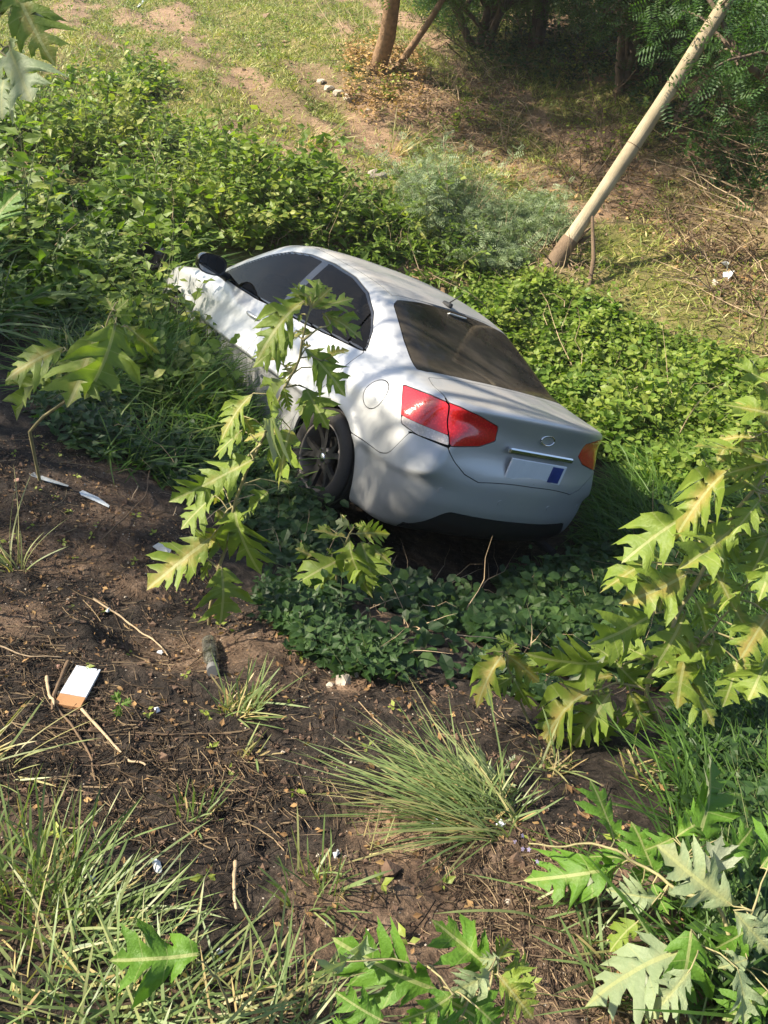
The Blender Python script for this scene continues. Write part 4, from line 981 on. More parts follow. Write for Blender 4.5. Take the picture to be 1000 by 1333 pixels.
def plant(label, cat, stems, leaves, mat, seed, dk=1.0, ls=1.0, ex=1, base=None, ups=.55, tocam=.45, srad=.008, smat=None, name='lobed_leaf_plant', pale=()):
    """stems: polylines (px,py,depth); leaves: base px,py -> tip px,py, depth, tip depth change"""
    rng = np.random.default_rng(900+seed)
    SP = [np.array([pt(q[0], q[1], q[2]*dk) for q in s]) for s in stems]
    root = SP[0][0].copy()
    if base is None: g = ht(root[0], root[1]); root[2] = g
    t = empty(name, root, label, cat, 'tall weeds with large lobed leaves')
    Q = []
    for k, s in enumerate(SP):
        n = 4*len(s); tt = np.linspace(0, len(s)-1, n); P = np.column_stack([np.interp(tt, np.arange(len(s)), s[:, a]) for a in range(3)])
        P = P+np.column_stack([fbm(tt*1.3, tt*0+k+a*7, 2, seed) for a in range(3)])*.02
        if k == 0: P = np.vstack([[root[0], root[1], root[2]-.02], P])
        r = np.linspace(1, .35, len(P))*srad*(1 if k == 0 else .6)
        mb = MB(); mb.tube(P, r, 7); mb.obj('stem', smat or B_stemp, t, world=True, smooth=True); Q.append(P)
    Q = np.vstack(Q)
    extra = []
    for lf in list(leaves)*ex:      # smaller young leaves between the large ones
        if rng.random() < (.75 if len(leaves) > 5 else 0):
            ang = rng.uniform(0, 6.283); Ls = math.hypot(lf[2]-lf[0], lf[3]-lf[1])*rng.uniform(.35, .6); bx, by = lf[0]+rng.normal()*14, lf[1]+rng.normal()*14
            extra.append((bx, by, bx+Ls*math.cos(ang), by+Ls*(.25+.75*math.sin(ang)), lf[4]+.04, rng.normal()*.03)+tuple(lf[6:]))
    for j, lf in enumerate(list(leaves)+extra):
        bx, by, tx, ty, d, dd = lf[:6]; d = d*dk; b = pt(bx, by, d); e = pt(tx, ty, d+dd); e = b+(e-b)*1.04*ls; A = e-b; Ln = np.linalg.norm(A); A = A/Ln
        nn = UP*ups-_f*tocam+rng.normal(size=3)*.34+SUNDIR*.15
        if len(lf) > 6 and lf[6] == 'b': nn = -nn
        Bv = nz(np.cross(nn, A)); Cv = np.cross(A, Bv)
        mt = lf[7] if len(lf) > 7 else mat
        o = bpy.data.objects.new('leaf', leafmesh(int(rng.integers(10)), mt)); COL.objects.link(o); o.parent = t
        W_ = Ln*rng.uniform(.92, 1.16); loc = b-np.array(root)
        Cv = Cv*rng.uniform(.6, 2.3); o.matrix_local = Matrix(((A[0]*Ln, Bv[0]*W_, Cv[0]*Ln, loc[0]), (A[1]*Ln, Bv[1]*W_, Cv[1]*Ln, loc[1]), (A[2]*Ln, Bv[2]*W_, Cv[2]*Ln, loc[2]), (0, 0, 0, 1)))
        q = Q[np.argmin(np.linalg.norm(Q-b, axis=1))]; dq = np.linalg.norm(q-b)
        if .006 < dq < .6:
            mbb = MB(); mid_ = (q+b)/2+UP*.15*dq; mbb.tube([q, mid_, b, b+A*.1*Ln], [srad*.38, srad*.3, srad*.28, srad*.15], 5); mbb.obj('petiole', smat or B_stemp, t, world=True, smooth=True)
    return t
B_stemp = simple('woody_green_stem', (.26, .23, .11), .7, 0, .35, 25)
P1 = [(405,400,395,352,2.55,0),(405,400,436,366,2.55,0),(400,398,374,372,2.55,.02),(408,400,418,345,2.6,.05),(420,408,488,436,2.6,.02),(412,402,470,382,2.6,.03),(396,392,312,448,2.55,-.1),(385,432,318,478,2.6,-.05),
      (395,452,462,506,2.7,-.05),(390,470,350,508,2.75,0),(375,492,296,560,2.7,-.1),(330,512,268,566,2.75,-.05),(398,505,432,568,2.8,-.05),(378,558,352,650,2.85,-.05),(290,615,216,668,2.9,-.08),(330,598,250,640,2.85,-.05),
      (275,700,172,778,3.0,-.1),(305,655,312,760,3.0,-.06),(288,738,302,822,3.1,-.05),(280,645,222,690,3.0,-.05),(360,470,330,440,2.7,.05),(315,560,268,600,2.85,0),(300,700,250,720,3.05,0),(420,470,455,440,2.7,.05),(350,640,300,680,3.0,-.03),(270,720,225,745,3.1,0)]
plant('tall lobed-leaved weed with yellowing leaves in front of the rear wheel', 'plant', [[(272,800,3.25),(285,730,3.1),(310,650,2.98),(345,570,2.85),(380,490,2.72),(398,430,2.6),(406,392,2.55)],[(345,570,2.85),(315,600,2.88),(290,612,2.9)],[(310,650,2.98),(285,690,3.0)],[(398,445,2.6),(430,425,2.6)]], P1, ML_sun, 1, ls=.80, ex=1)
plant('lobed-leaved weed leaning over the dark soil at the left edge', 'plant', [[(40,562,3.7),(88,518,3.5),(120,480,3.35),(140,430,3.25),(148,402,3.2)],[(120,480,3.35),(100,455,3.3),(85,452,3.3)],[(142,428,3.25),(168,424,3.25)]],
      [(84,452,6,478,3.3,-.1),(66,478,10,532,3.35,-.05),(125,436,98,524,3.3,-.08),(150,420,134,512,3.25,-.06),(165,424,204,458,3.3,0),(148,405,136,385,3.2,.02),(150,405,168,392,3.2,.02),(95,470,60,505,3.4,0),(120,470,90,500,3.4,-.05),(148,410,176,410,3.25,.03)], ML_sun, 2)
P3 = [(1000,600,905,560,2.75,-.05),(952,610,872,662,2.85,-.06),(1010,560,960,500,2.7,.05),(1000,480,965,500,2.7,0),(1005,520,985,470,2.7,.05),(900,668,800,722,2.95,-.05),(958,684,888,752,2.9,-.08),(990,640,935,600,2.85,0),(895,746,815,800,3.0,-.06),(842,732,770,772,3.05,-.05),
      (848,800,762,856,3.1,-.06),(800,858,700,888,3.15,-.08),(795,902,735,985,3.2,-.05),(772,898,668,945,3.2,-.05),(900,828,868,932,3.1,0),(898,890,938,952,3.15,-.05),(892,798,856,884,3.1,-.03),(985,690,935,650,2.9,.03),(1000,700,975,770,2.95,-.04),(930,740,960,800,3.0,-.04),
      (950,780,985,850,3.05,-.04),(905,730,880,690,3.0,.03),(860,770,830,740,3.05,.02),(850,860,800,830,3.15,.03),(820,900,850,960,3.2,0),(940,700,905,700,2.95,0),(1000,640,1040,700,2.9,0),(960,560,925,600,2.85,0),(865,860,905,900,3.15,0),(810,870,770,830,3.15,.02),(780,930,800,990,3.25,0),(740,920,700,960,3.25,0),(960,690,925,740,2.95,-.03),(1000,800,960,860,3.0,-.03),(1010,540,930,520,2.7,0),(1005,500,950,470,2.65,.02),(980,570,935,560,2.75,0),(990,650,950,700,2.85,-.03),(1010,720,985,790,2.9,-.03),(970,760,925,790,3.0,-.02),(1000,850,975,920,3.0,-.03),(930,830,905,900,3.1,-.03),(960,860,945,930,3.1,-.03),(905,780,930,830,3.05,-.02),(1000,600,1030,520,2.75,.04)]
plant('large spreading lobed-leaved plant on the right with orange blotched lower leaves', 'plant', [[(868,965,3.35),(842,895,3.2),(885,792,3.08),(951,686,2.92),(992,618,2.82),(1010,540,2.7),(1015,470,2.65)],[(842,895,3.2),(800,888,3.2),(765,900,3.2)],[(868,850,3.15),(810,870,3.15)],[(885,792,3.08),(850,800,3.08)],[(951,686,2.92),(900,668,2.95)],[(868,900,3.2),(900,850,3.15),(960,780,3.05),(1000,720,2.95)]], P3, ML_sun, 3, dk=.79, ls=.84, ex=2, srad=.009)
plant('small pale green sprout with lobed leaves above the arching tuft', 'plant', [[(690,935,3.35),(668,880,3.25),(658,850,3.2)]], [(655,852,612,905,3.2,-.05),(660,852,704,884,3.25,0),(656,850,625,842,3.2,.03),(668,880,640,900,3.25,-.02),(670,885,690,925,3.25,-.02),(660,850,672,838,3.2,.02)], ML_sun, 4, dk=.79, srad=.005)
plant('low lobed-leaved plant in the shade just below the rear bumper', 'plant', [[(432,790,3.75),(440,740,3.65),(455,700,3.55),(462,685,3.5)],[(440,740,3.65),(400,725,3.65)],[(450,720,3.6),(490,705,3.6)]], [(440,730,378,760,3.6,-.08),(450,700,408,690,3.55,0),(462,695,505,690,3.55,0),(470,705,492,760,3.6,-.08),(455,700,455,762,3.55,-.1),(430,745,415,805,3.65,-.05),(460,690,440,676,3.5,.04),(480,710,510,730,3.6,-.03),(410,725,385,715,3.65,0)], ML_sun, 5)
P4 = [(905,1100,952,990,1.62,.05,'a',ML_grn),(880,1090,935,1050,1.62,0,'a',ML_grn),(800,1095,778,1018,1.7,.05,'a',ML_grn),(805,1128,722,1150,1.68,-.05,'a',ML_grn),(852,1142,832,1072,1.66,.04,'a',ML_grn),(850,1150,865,1190,1.62,-.03,'a',ML_grn),(955,1180,868,1120,1.52,.0,'a',ML_gry),(955,1185,1010,1250,1.5,-.03,'a',ML_gry),(925,1160,930,1090,1.56,.04,'b',ML_gry),(900,1210,892,1318,1.5,-.05,'a',ML_grn),(885,1238,765,1275,1.5,-.03,'a',ML_gry),(860,1170,800,1165,1.6,0,'a',ML_gry),(960,1260,980,1330,1.45,-.03,'a',ML_gry),(900,1260,850,1330,1.45,-.03,'a',ML_gry),(990,1130,1030,1080,1.55,.02,'a',ML_grn),(830,1200,790,1230,1.6,0,'a',ML_sun),(985,1200,940,1240,1.5,0,'a',ML_grn),(1000,1290,950,1333,1.45,0,'a',ML_grn),(820,1120,770,1105,1.68,0,'a',ML_grn),(940,1120,985,1085,1.6,0,'a',ML_grn)]
plant('lobed-leaved plant with fresh green and whitish leaves in the bottom right corner', 'plant', [[(945,1310,1.62),(950,1230,1.55),(930,1170,1.58),(870,1150,1.62),(840,1122,1.64),(790,1108,1.66),(740,1100,1.68),(695,1102,1.7)],[(950,1230,1.55),(985,1180,1.5),(1000,1120,1.55)],[(870,1150,1.62),(895,1110,1.62)],[(945,1250,1.56),(905,1230,1.52)]], P4, ML_grn, 6, srad=.005)
P5 = [(572,1290,445,1246,1.16,-.02,'a',ML_grn),(452,1252,404,1275,1.12,-.02,'a',ML_gry),(640,1262,568,1198,1.2,.03,'a',ML_grn),(648,1268,694,1325,1.15,-.03,'a',ML_sun),(640,1260,600,1300,1.15,-.03,'a',ML_gry),(590,1295,530,1340,1.1,-.03,'a',ML_grn),(645,1255,665,1215,1.2,.03,'a',ML_sun),(500,1330,440,1300,1.1,0,'a',ML_grn),(655,1262,690,1262,1.2,.02,'a',ML_sun),(560,1330,610,1350,1.1,0,'a',ML_grn),(620,1310,660,1345,1.12,0,'a',ML_grn),(470,1340,420,1350,1.08,0,'a',ML_grn)]
plant('lobed-leaved plant cut by the bottom edge left of the bottom right plant', 'plant', [[(575,1380,1.22),(600,1335,1.2),(630,1290,1.2),(648,1255,1.2)],[(600,1335,1.2),(575,1290,1.17),(560,1270,1.16)],[(600,1345,1.2),(520,1340,1.12)]], P5, ML_grn, 7, srad=.0045)
plant('single bright lobed leaf rising through the bottom left grass', 'plant', [[(300,1330,1.4),(285,1270,1.33),(262,1242,1.28)]], [(262,1242,148,1258,1.26,-.03,'a',ML_grn)], ML_grn, 8, srad=.003)
plant('tall lobed-leaved plant at the top left corner with drooping leaves near the lens', 'plant', [[(-190,700,2.6),(-120,420,2.3),(-60,180,2.1),(-20,40,2.0),(15,-20,2.0)],[(-20,60,2.0),(10,90,2.0)],[(-100,350,2.25),(-30,330,2.2)]], [(20,-15,52,66,2.0,-.03,'a',ML_sun),(15,5,-40,30,2.0,0,'a',ML_sun),(12,60,34,122,2.0,-.08,'a',ML_gry),(8,95,-10,140,2.0,-.05,'a',ML_gry),(-30,330,5,240,2.2,0,'a',ML_grn),(0,20,30,-30,2.0,0,'a',ML_sun),(-60,180,-5,225,2.1,0,'a',ML_grn)], ML_grn, 9)
plant('seedling with two round green leaves on the soil beside the white box', 'seedling', [[(157,930,2.42),(156,915,2.38)]], [(156,915,148,902,2.37,0),(157,917,170,912,2.37,0),(156,918,150,932,2.36,0)], ML_grn, 10, srad=.002, name='seedling')
plant('pale small lobed plant at the foot of the large arching tuft', 'plant', [[(640,1040,2.3),(650,1010,2.25)]], [(650,1012,600,985,2.22,0,'a',ML_gry),(652,1010,672,985,2.2,.02,'a',ML_gry),(650,1015,676,1040,2.2,-.02,'a',ML_gry)], ML_gry, 11, srad=.003)
# flowers on the twig, lower right
M_fl = simple('purple_petal', (.34, .29, .42), .6, 0, .2, 20)
fc = empty('flower_twig_blossoms', pt(690, 1103, 1.7), 'tiny faded purple blossoms at the end of the bare twig, lower right', 'flowers')
rg = np.random.default_rng(8)
for k in range(7):
    c = pt(690+rg.normal()*11, 1108+rg.normal()*9, 1.7+rg.normal()*.01); a = np.arange(5)*2*np.pi/5; n_ = nz(rg.normal(size=3)+UP)
    A = np.array([nz(np.cross(n_, [math.cos(x), math.sin(x), .2])) for x in a]); V, F, T = cloud(np.repeat(c[None], 5, 0), A, np.repeat(n_[None], 5, 0), np.full(5, .006), OV, np.zeros(5)); mkw('blossom', V, F, M_fl, fc, tint=T)
# ================================================================== TREES, POLE, THICKET
def tree(label, base, h, r0, lean, seed, nf, fs, mat, tm=FR, bark=None, crown0=.25, spread=.9, name='tree', group='trees on the far bank', levels=4, tint=.45, droopy=.3, clus=.32, nstem=1, fill=1.0, skirt=0):
    rng = np.random.default_rng(2000+seed); segs = []; anch = []; tl = .30 if group == 'trees on the far bank' and nstem > 1 else .48
    def grow(p, d, L, r, lv):
        k = 5; P = [p]; dd = d.copy()
        for i in range(k-1):
            dd = nz(dd+rng.normal(size=3)*.13+np.array([0, 0, .05*(lv < 2)-.05*(lv > 2)*droopy*3])); P.append(P[-1]+dd*L/(k-1))
        segs.append((np.array(P), np.linspace(r, r*.62, k)))
        if lv >= levels-1: anch.extend(P[1:]); return
        nb = 3 if lv else 4
        for b in range(nb):
            t = rng.uniform(.45, 1.0) if lv else rng.uniform(crown0+.15, 1); q = np.array(P)[min(k-1, int(t*(k-1)+.5))]
            a = rng.random()*6.283; side = np.array([math.cos(a), math.sin(a), rng.uniform(-.15, .6)])
            grow(q, nz(dd*(1-spread*.55)+side*spread*.75), L*rng.uniform(.5, .72)*(1.0 if tl > .5 or lv else 1.5), r*.55, lv+1)
    base = np.array(base, float)
    for s in range(nstem):
        l = np.array([lean[0], lean[1], 1.0])+rng.normal(size=3)*(.30 if nstem > 1 else .0)
        grow(base+np.array([rng.normal()*.12, rng.normal()*.12, -.1])*(nstem > 1)+np.array([0, 0, -.08]), nz(l), h*tl, r0*(1 if nstem == 1 else .7), 0)
    t = empty(name, base, label, 'tree', group)
    mb = MB(); mb.tube(segs[0][0], segs[0][1], 10); tr = mb.obj('trunk', bark or B_bark, t, world=True, smooth=True)
    S = [s for s in segs[1:]]
    P = np.stack([s[0] for s in S]); R = np.stack([s[1] for s in S]); V, F, T = strands(P, R, 5)
    o = mkw('branches', V, F, bark or B_bark, t, tint=T); o['kind'] = 'stuff'
    A = np.array(anch); n = int(nf*fill); q = A[rng.integers(len(A), size=n)]+rng.normal(size=(n, 3))*[clus, clus, clus*.75]
    ax = rng.normal(size=(n, 3)); ax[:, 2] = ax[:, 2]*.5-droopy
    Nn = UP+rng.normal(size=(n, 3))*.6; tn = np.clip(tint+.5*(vnoise(q[:, 0]*2, q[:, 1]*2+q[:, 2], 4)-.5)+rng.normal(size=n)*.1, 0, 1)
    if skirt:   # boughs that hang down around the trunk
        bo = rng.random(14)*6.283; br = rng.uniform(.5, 1.7, 14); bh = rng.uniform(.5, 2.2, 14); j = rng.integers(14, size=skirt); dz = rng.random(skirt)
        qs = base+np.column_stack([np.cos(bo[j])*br[j], np.sin(bo[j])*br[j], bh[j]+dz*1.2])+rng.normal(size=(skirt, 3))*[.16, .16, .12]
        q = np.vstack([q, qs]); ax = np.vstack([ax, rng.normal(size=(skirt, 3))*.5-UP*.8]); Nn = np.vstack([Nn, UP+rng.normal(size=(skirt, 3))*.7]); tn = np.append(tn, np.clip(tint+.1+rng.normal(size=skirt)*.12, 0, 1)); n += skirt
    V, F, T = cloud(q, ax, Nn, fs*rng.uniform(.6, 1.3, n), tm, tn)
    o = mkw('crown', V, F, mat, t, tint=T, smooth=False); o['kind'] = 'stuff'
    return t
M_litbark = simple('sunlit_bark', (.24, .15, .085), .9, 0, .45, 12, .02)  # sunlight put into the colour: a lighter copy of the plain bark
tree('leaning tree with bare sunlit brown trunk left of the thicket', hit1(490, 92), 7.0, .16, (.40, -.30), 1, 14000, .24, G_tree, bark=M_litbark, crown0=.35, levels=4, tint=.6, clus=.6, droopy=.5)
tree('thin second trunk leaning beside the sunlit brown trunk', hit1(512, 92), 4.5, .07, (.50, .12), 2, 1200, .2, G_tree, bark=M_litbark, crown0=.5, tint=.6)
for i, (px, py, h, r, ln, ns, nf, lab) in enumerate([
    (628, 62, 6.0, .13, (-.25, -.45), 3, 12000, 'tree with feathery foliage hanging low over the shaded hollow'),
    (705, 62, 6.0, .13, (.1, -.35), 3, 9000, 'dark tree whose foliage hides its trunk left of the many-stemmed tree'),
    (815, 112, 5.6, .11, (-.10, -.15), 5, 8500, 'many-stemmed dark tree left of the upper part of the pole'),
    (885, 160, 5.0, .17, (.35, -.10), 2, 5200, 'dark tree leaning right behind the upper part of the pole'),
    (985, 130, 5.2, .15, (-.15, -.45), 3, 9000, 'tree with bright feathery foliage in the top right corner'),
    (1080, 250, 5.0, .15, (-.25, -.2), 2, 5200, 'tree at the right edge casting shade on the brush'),
    (760, 20, 6.0, .16, (.0, -.2), 2, 5200, 'tall tree deep in the thicket behind the many-stemmed tree'),
    (930, 40, 6.0, .16, (.1, -.2), 2, 5200, 'tall tree deep in the thicket right of the pole top')]):
    tree(lab, hit1(px, py), h, r, ln, 10+i, nf, .20, G_tree, nstem=ns, crown0=.12, spread=1.0, tint=.45+.28*(i in (0, 4)), droopy=.6, clus=.34, skirt=(2600, 1500, 0, 0, 2600, 1200, 0, 0)[i])  # sunlight on two of the crowns put into a brighter leaf tint
# undergrowth inside the thicket, reads as one mass
TH = [(600, 95), (540, 20), (540, -70), (1180, -90), (1180, 420), (1040, 330), (940, 250), (860, 200), (760, 120), (680, 110)]
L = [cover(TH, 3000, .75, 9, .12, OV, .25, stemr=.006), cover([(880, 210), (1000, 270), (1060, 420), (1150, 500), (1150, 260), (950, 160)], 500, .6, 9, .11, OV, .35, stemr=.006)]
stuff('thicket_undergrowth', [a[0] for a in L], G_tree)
def brush(pix, n, L0, r, seed, tilt=1.0, up=.6, lean=(0, 0, 0)):
    rng = np.random.default_rng(seed); P0 = region(pix, n, rng); n = len(P0); k = 6
    d = nz(rng.normal(size=(n, 3))*[tilt, tilt, .35]+[0, 0, up]+np.array(lean)); L_ = L0*rng.uniform(.35, 1.3, n); cv = rng.normal(size=(n, 3))*.35; cv[:, 2] -= .3
    tt = np.linspace(0, 1, k); w_ = rng.normal(size=(n, k, 3))*.025
    P = P0[:, None]+L_[:, None, None]*(tt[None, :, None]*d[:, None]+(tt**2)[None, :, None]*cv[:, None]+w_)
    P[:, :, 2] = np.maximum(P[:, :, 2], P0[:, None, 2]-.02)
    return strands(P, r*rng.uniform(.5, 1.5, (n, 1))*(1.1-tt)[None], 3)
stuff('dry_brush', [brush([(560, 175), (545, 90), (680, 80), (700, 190), (650, 210)], 260, .7, .006, 1, lean=(-.2, -.6, 0)), brush([(700, 200), (760, 130), (900, 210), (1000, 290), (1020, 420), (930, 400), (850, 300), (740, 250)], 170, .8, .005, 2, lean=(-.1, -.5, 0)),
    brush([(870, 260), (1000, 300), (1040, 480), (980, 480), (890, 380)], 90, .7, .006, 3, 1.0, .2, (-.4, -.6, 0)), brush([(930, 150), (1080, 160), (1080, 320), (960, 280)], 110, 1.3, .010, 6, 1.0, .4, (-.3, -.3, 0)), brush([(560, 120), (430, 90), (430, 30), (560, 40)], 200, .6, .006, 4), brush([(680, 360), (690, 300), (760, 300), (770, 370)], 80, .45, .006, 5, lean=(0, -.3, 0))], B_twigl if False else B_pale)
stuff('dead_stems', [brush([(0, 100), (120, 90), (260, 170), (560, 300), (900, 480), (900, 600), (640, 430), (560, 380), (330, 330), (200, 350), (0, 360)], 420, .85, .0045, 21, .5, .9), brush([(60, 470), (90, 330), (240, 345), (400, 560), (420, 760), (300, 740), (40, 540)], 140, .35, .003, 22, .6, .7), brush([(360, 700), (900, 700), (1000, 900), (700, 900), (450, 860)], 160, .35, .003, 23, .6, .7)], B_pale)
stuff('dark_twigs', [brush(TH, 700, 1.6, .012, 9, .6, .9), brush([(700, 200), (760, 130), (900, 210), (1000, 290), (1020, 420), (930, 400), (850, 300), (740, 250)], 420, .8, .006, 12, lean=(-.1, -.5, 0)), brush([(560, 175), (545, 90), (680, 80), (700, 190), (650, 210)], 200, .7, .006, 13), brush([(870, 260), (1000, 300), (1040, 480), (980, 480), (890, 380)], 220, .7, .006, 14, 1.0, .2, (-.4, -.6, 0)), brush([(690, 350), (690, 310), (760, 310), (770, 360)], 40, .5, .008, 10)], B_twig)
def dead(pix, n, s, rng=RNG, lift=.01, tint=.5):
    P = region(pix, n, rng); n = len(P); P[:, 2] += lift+rng.random(n)*lift; A = rng.normal(size=(n, 3))*[1, 1, .25]; Nn = UP+rng.normal(size=(n, 3))*.5
    return cloud(P, A, Nn, s*rng.uniform(.5, 1.3, n), OV, np.clip(tint+rng.normal(size=n)*.25, 0, 1))
B0 = hit1(505, 105)
stuff('orange_dead_leaves', [cover([(445, 130), (450, 60), (540, 70), (560, 150), (480, 170)], 260, .35, 8, .09, OV, .7, stemr=.004)[0], dead([(560, 200), (540, 90), (700, 100), (1000, 300), (1000, 470), (860, 330)], 2500, .06)], G_dry)
# leaning pole and its prop
def wood(name, a, b, sc=6):
    m, nt, out = newmat(name); tc = N(nt, 'ShaderNodeTexCoord'); mp = N(nt, 'ShaderNodeMapping'); uv = N(nt, 'ShaderNodeUVMap'); uv.uv_map = 'UVMap'; lk(nt, uv.outputs[0], mp.inputs[0]); mp.inputs['Scale'].default_value = (2.5, 14, 1)
    g = noise(nt, sc, 6, .65, mp.outputs[0]); kn = noise(nt, 2.2, 3); c = mix(nt, ramp(nt, g, [(.3, (0, 0, 0)), (.7, (1, 1, 1))]), a, b); c = mix(nt, .6, c, ramp(nt, kn, [(.35, (.45, .42, .38)), (.6, (1.1, 1.1, 1.1))]), 'MULTIPLY')
    p = N(nt, 'ShaderNodeBsdfPrincipled'); lk(nt, c, p.inputs['Base Color']); p.inputs['Roughness'].default_value = .8; lk(nt, bump(nt, g, .7, .012), p.inputs['Normal']); lk(nt, p.outputs[0], out.inputs[0]); return m
M_pole = wood('weathered_pole_wood', (.50, .42, .28), (.33, .26, .16)); M_stub = wood('broken_brown_wood', (.24, .165, .10), (.13, .085, .05))
pb = hit1(722, 342); pe = pt(955, -12, 7.9); dv = nz(pe-pb); n = 40; tt = np.linspace(0, 8.6, n)
pole = empty('utility_pole', pb, 'long leaning bare wooden pole rising from the slope to the top edge', 'pole')
P = pb-dv*.15+tt[:, None]*dv; P = P+np.column_stack([.02*np.sin(tt*1.1), .02*np.cos(tt*.8), tt*0])
R = np.interp(tt, [0, .5, 4.2, 8.6], [.095, .080, .065, .055])*(1+.04*np.sin(tt*5))
mb = MB(); mb.tube(P[1:], R[1:], 16); mb.obj('shaft', M_pole, pole, world=True, smooth=True)
mb = MB(); mb.tube(P[:3], R[:3]*1.06+.004, 14); mb.obj('rotten_foot', M_stub, pole, world=True, smooth=True)
for k, t_ in enumerate((1.6, 2.35, 3.3)):
    c = P[int(t_/8.6*(n-1))]; mb = MB(); rr_ = np.interp(t_, tt, R); pr = nz(np.cross(dv, _r)); an = np.linspace(0, 6.283, 15); X_ = nz(np.cross(dv, UP)); Y_ = np.cross(dv, X_)
    mb.tube(c+(rr_+.002)*(np.cos(an)[:, None]*X_+np.sin(an)[:, None]*Y_), .004, 5, cap=False); mb.obj('wire_band', B_twig, pole, world=True)
pr0 = hit1(768, 372); pr1 = pb+dv*.62+np.array([.05, -.05, -.02]); pp = empty('prop_stick', pr0, 'thin dark stick propping the foot of the leaning pole', 'stick')
mb = MB(); mb.tube([pr0-UP*.05, pr0*.6+pr1*.4+[.03, 0, 0], pr1], [.028, .024, .018], 7); mb.obj('stick', M_stub, pp, world=True, smooth=True)
st0 = hit1(738, 322); sp_ = empty('broken_stump', st0, 'split brown stump just right of the pole foot', 'stump')
for k, (dx, hh, rr_) in enumerate([(0, .30, .05), (.07, .22, .035), (-.06, .2, .03)]):
    mb = MB(); b = st0+_r0*dx-UP*.03; mb.tube([b, b+np.array([.35*hh, 0, hh*.6]), b+np.array([.7*hh+.02*k, .02, hh])], [rr_, rr_*.8, rr_*.25], 6); mb.obj('splinter', M_stub, sp_, world=True)
# ---- shade trees that stand beside the photographer, left of the frame
for i, (x, y, h, nf, lab) in enumerate([(-7.2, 2.4, 6.0, 1500, 'broad shade tree on the verge to the left of the photographer'), (-7.6, 5.2, 5.5, 1300, 'smaller shade tree further along the verge on the left')]):
    tree(lab, (x, y, float(ht(x, y))), h, .15, (.12, .0), 50+i, nf, .28, G_tree, crown0=.45, spread=.95, group='shade trees left of the photographer', clus=.26, droopy=.2)
for i, (x, y, h, nf, lab) in enumerate([(-12.5, 4.5, 6.0, 3200, 'added unseen roadside tree far to the left, nearest the ditch'), (-12.8, -1.5, 6.0, 3200, 'added unseen roadside tree far to the left, middle of its row'), (-11.0, -7.0, 6.0, 3200, 'added unseen roadside tree behind the photographer, end of its row'), (-6.0, -10.5, 6.0, 3200, 'added unseen roadside tree straight behind the photographer')]):  # unseen trees, added to block the sky in the window reflections
    tree(lab, (x, y, float(ht(x, y))), h, .15, (0, 0), 70+i, nf, .42, G_tree, nstem=3, crown0=.2, spread=1.0, group='unseen roadside trees added to darken reflections', clus=.5, droopy=.3)
# ================================================================== STONES, LITTER, STICKS
def rock(name, label, cat, px, py, size, mat, seed, group=None, flat=.6):
    rng = np.random.default_rng(seed); c = hit1(px, py); W = nz(rng.normal(size=(22, 3)))*rng.uniform(.75, 1, (22, 1))*np.array([1, .8, flat])*size/2
    F = hullfaces(W); t = mk(name, W, F, mat, smooth=False); t.location = Vector(c+UP*size*.12); return tag(t, label, cat, group)
M_rock = simple('pale_stone', (.42, .36, .29), .9, 0, .3, 20, .01); M_clod = simple('earth_clod', (.12, .075, .05), .95, 0, .4, 30, .008); M_pinkst = simple('pink_stone', (.34, .20, .15), .9, 0, .3, 25, .006)
for i, (px, py, s, lab) in enumerate([(418, 108, .20, 'first pale stone from the left in the row on the dry track'), (429, 118, .24, 'second pale stone from the left in the row on the dry track'), (441, 124, .26, 'largest squarish pale stone in the row on the dry track'), (453, 130, .24, 'pale stone at the right end of the row on the dry track'), (478, 146, .16, 'small pale stone a little right of the stone row'), (300, 178, .22, 'pale stone lying among dry soil above the weed bushes'), (490, 232, .30, 'broad pale stone beside the grey-green shrub'), (930, 700 - 330, .14, 'stone on the bare earth below the white litter')]):
    rock('stone', lab, 'stone', px, py, s, M_rock, 100+i, 'pale stones on the far slope')
for i, (px, py, s, m, lab) in enumerate([(447, 888, .075, M_rock, 'crumbling pale lump at the head of the large arching tuft'), (462, 880, .045, M_rock, 'small pale lump right of the crumbling lump'), (430, 893, .035, M_rock, 'smallest pale lump left of the crumbling lump'), (77, 868, .022, M_pinkst, 'pinkish pebble above the white box'), (609, 1090, .022, M_pinkst, 'reddish pebble under the large arching tuft'), (316, 943, .018, M_pinkst, 'reddish pebble by the dry tuft below the jar'), (23, 626, .035, M_pinkst, 'orange brown clod at the far left on the dark soil'), (545, 1075, .028, M_rock, 'pale chip on the pinkish bare patch'), (660, 1175, .02, M_rock, 'pale chip on the soil right of the straw')]):
    rock('pebble', lab, 'stone', px, py, s, m, 150+i, 'small stones on the near soil', .7)
def paper(name, label, cat, pix, th, mat, lift=.004, wave=.004, seed=0, group=None):
    """flat scrap lying on the ground with the outline seen"""
    rng = np.random.default_rng(seed); C = hit([p[0] for p in pix], [p[1] for p in pix]); C[:, 2] = np.mean(C[:, 2])*.3+C[:, 2]*.7+lift+rng.normal(size=len(C))*wave
    o = C.mean(0); T_p = C-o; n = len(C); top = T_p+UP*th; ct = top.mean(0)+UP*wave
    V = np.vstack([T_p, top, ct]); F = [[n+i, n+(i+1) % n, 2*n] for i in range(n)]+[[i, (i+1) % n, n+(i+1) % n] for i in range(n)]+[[i, n+(i+1) % n, n+i] for i in range(n)]
    x = mk(name, V, np.array(F), mat, smooth=False); x.location = Vector(o); return tag(x, label, cat, group)
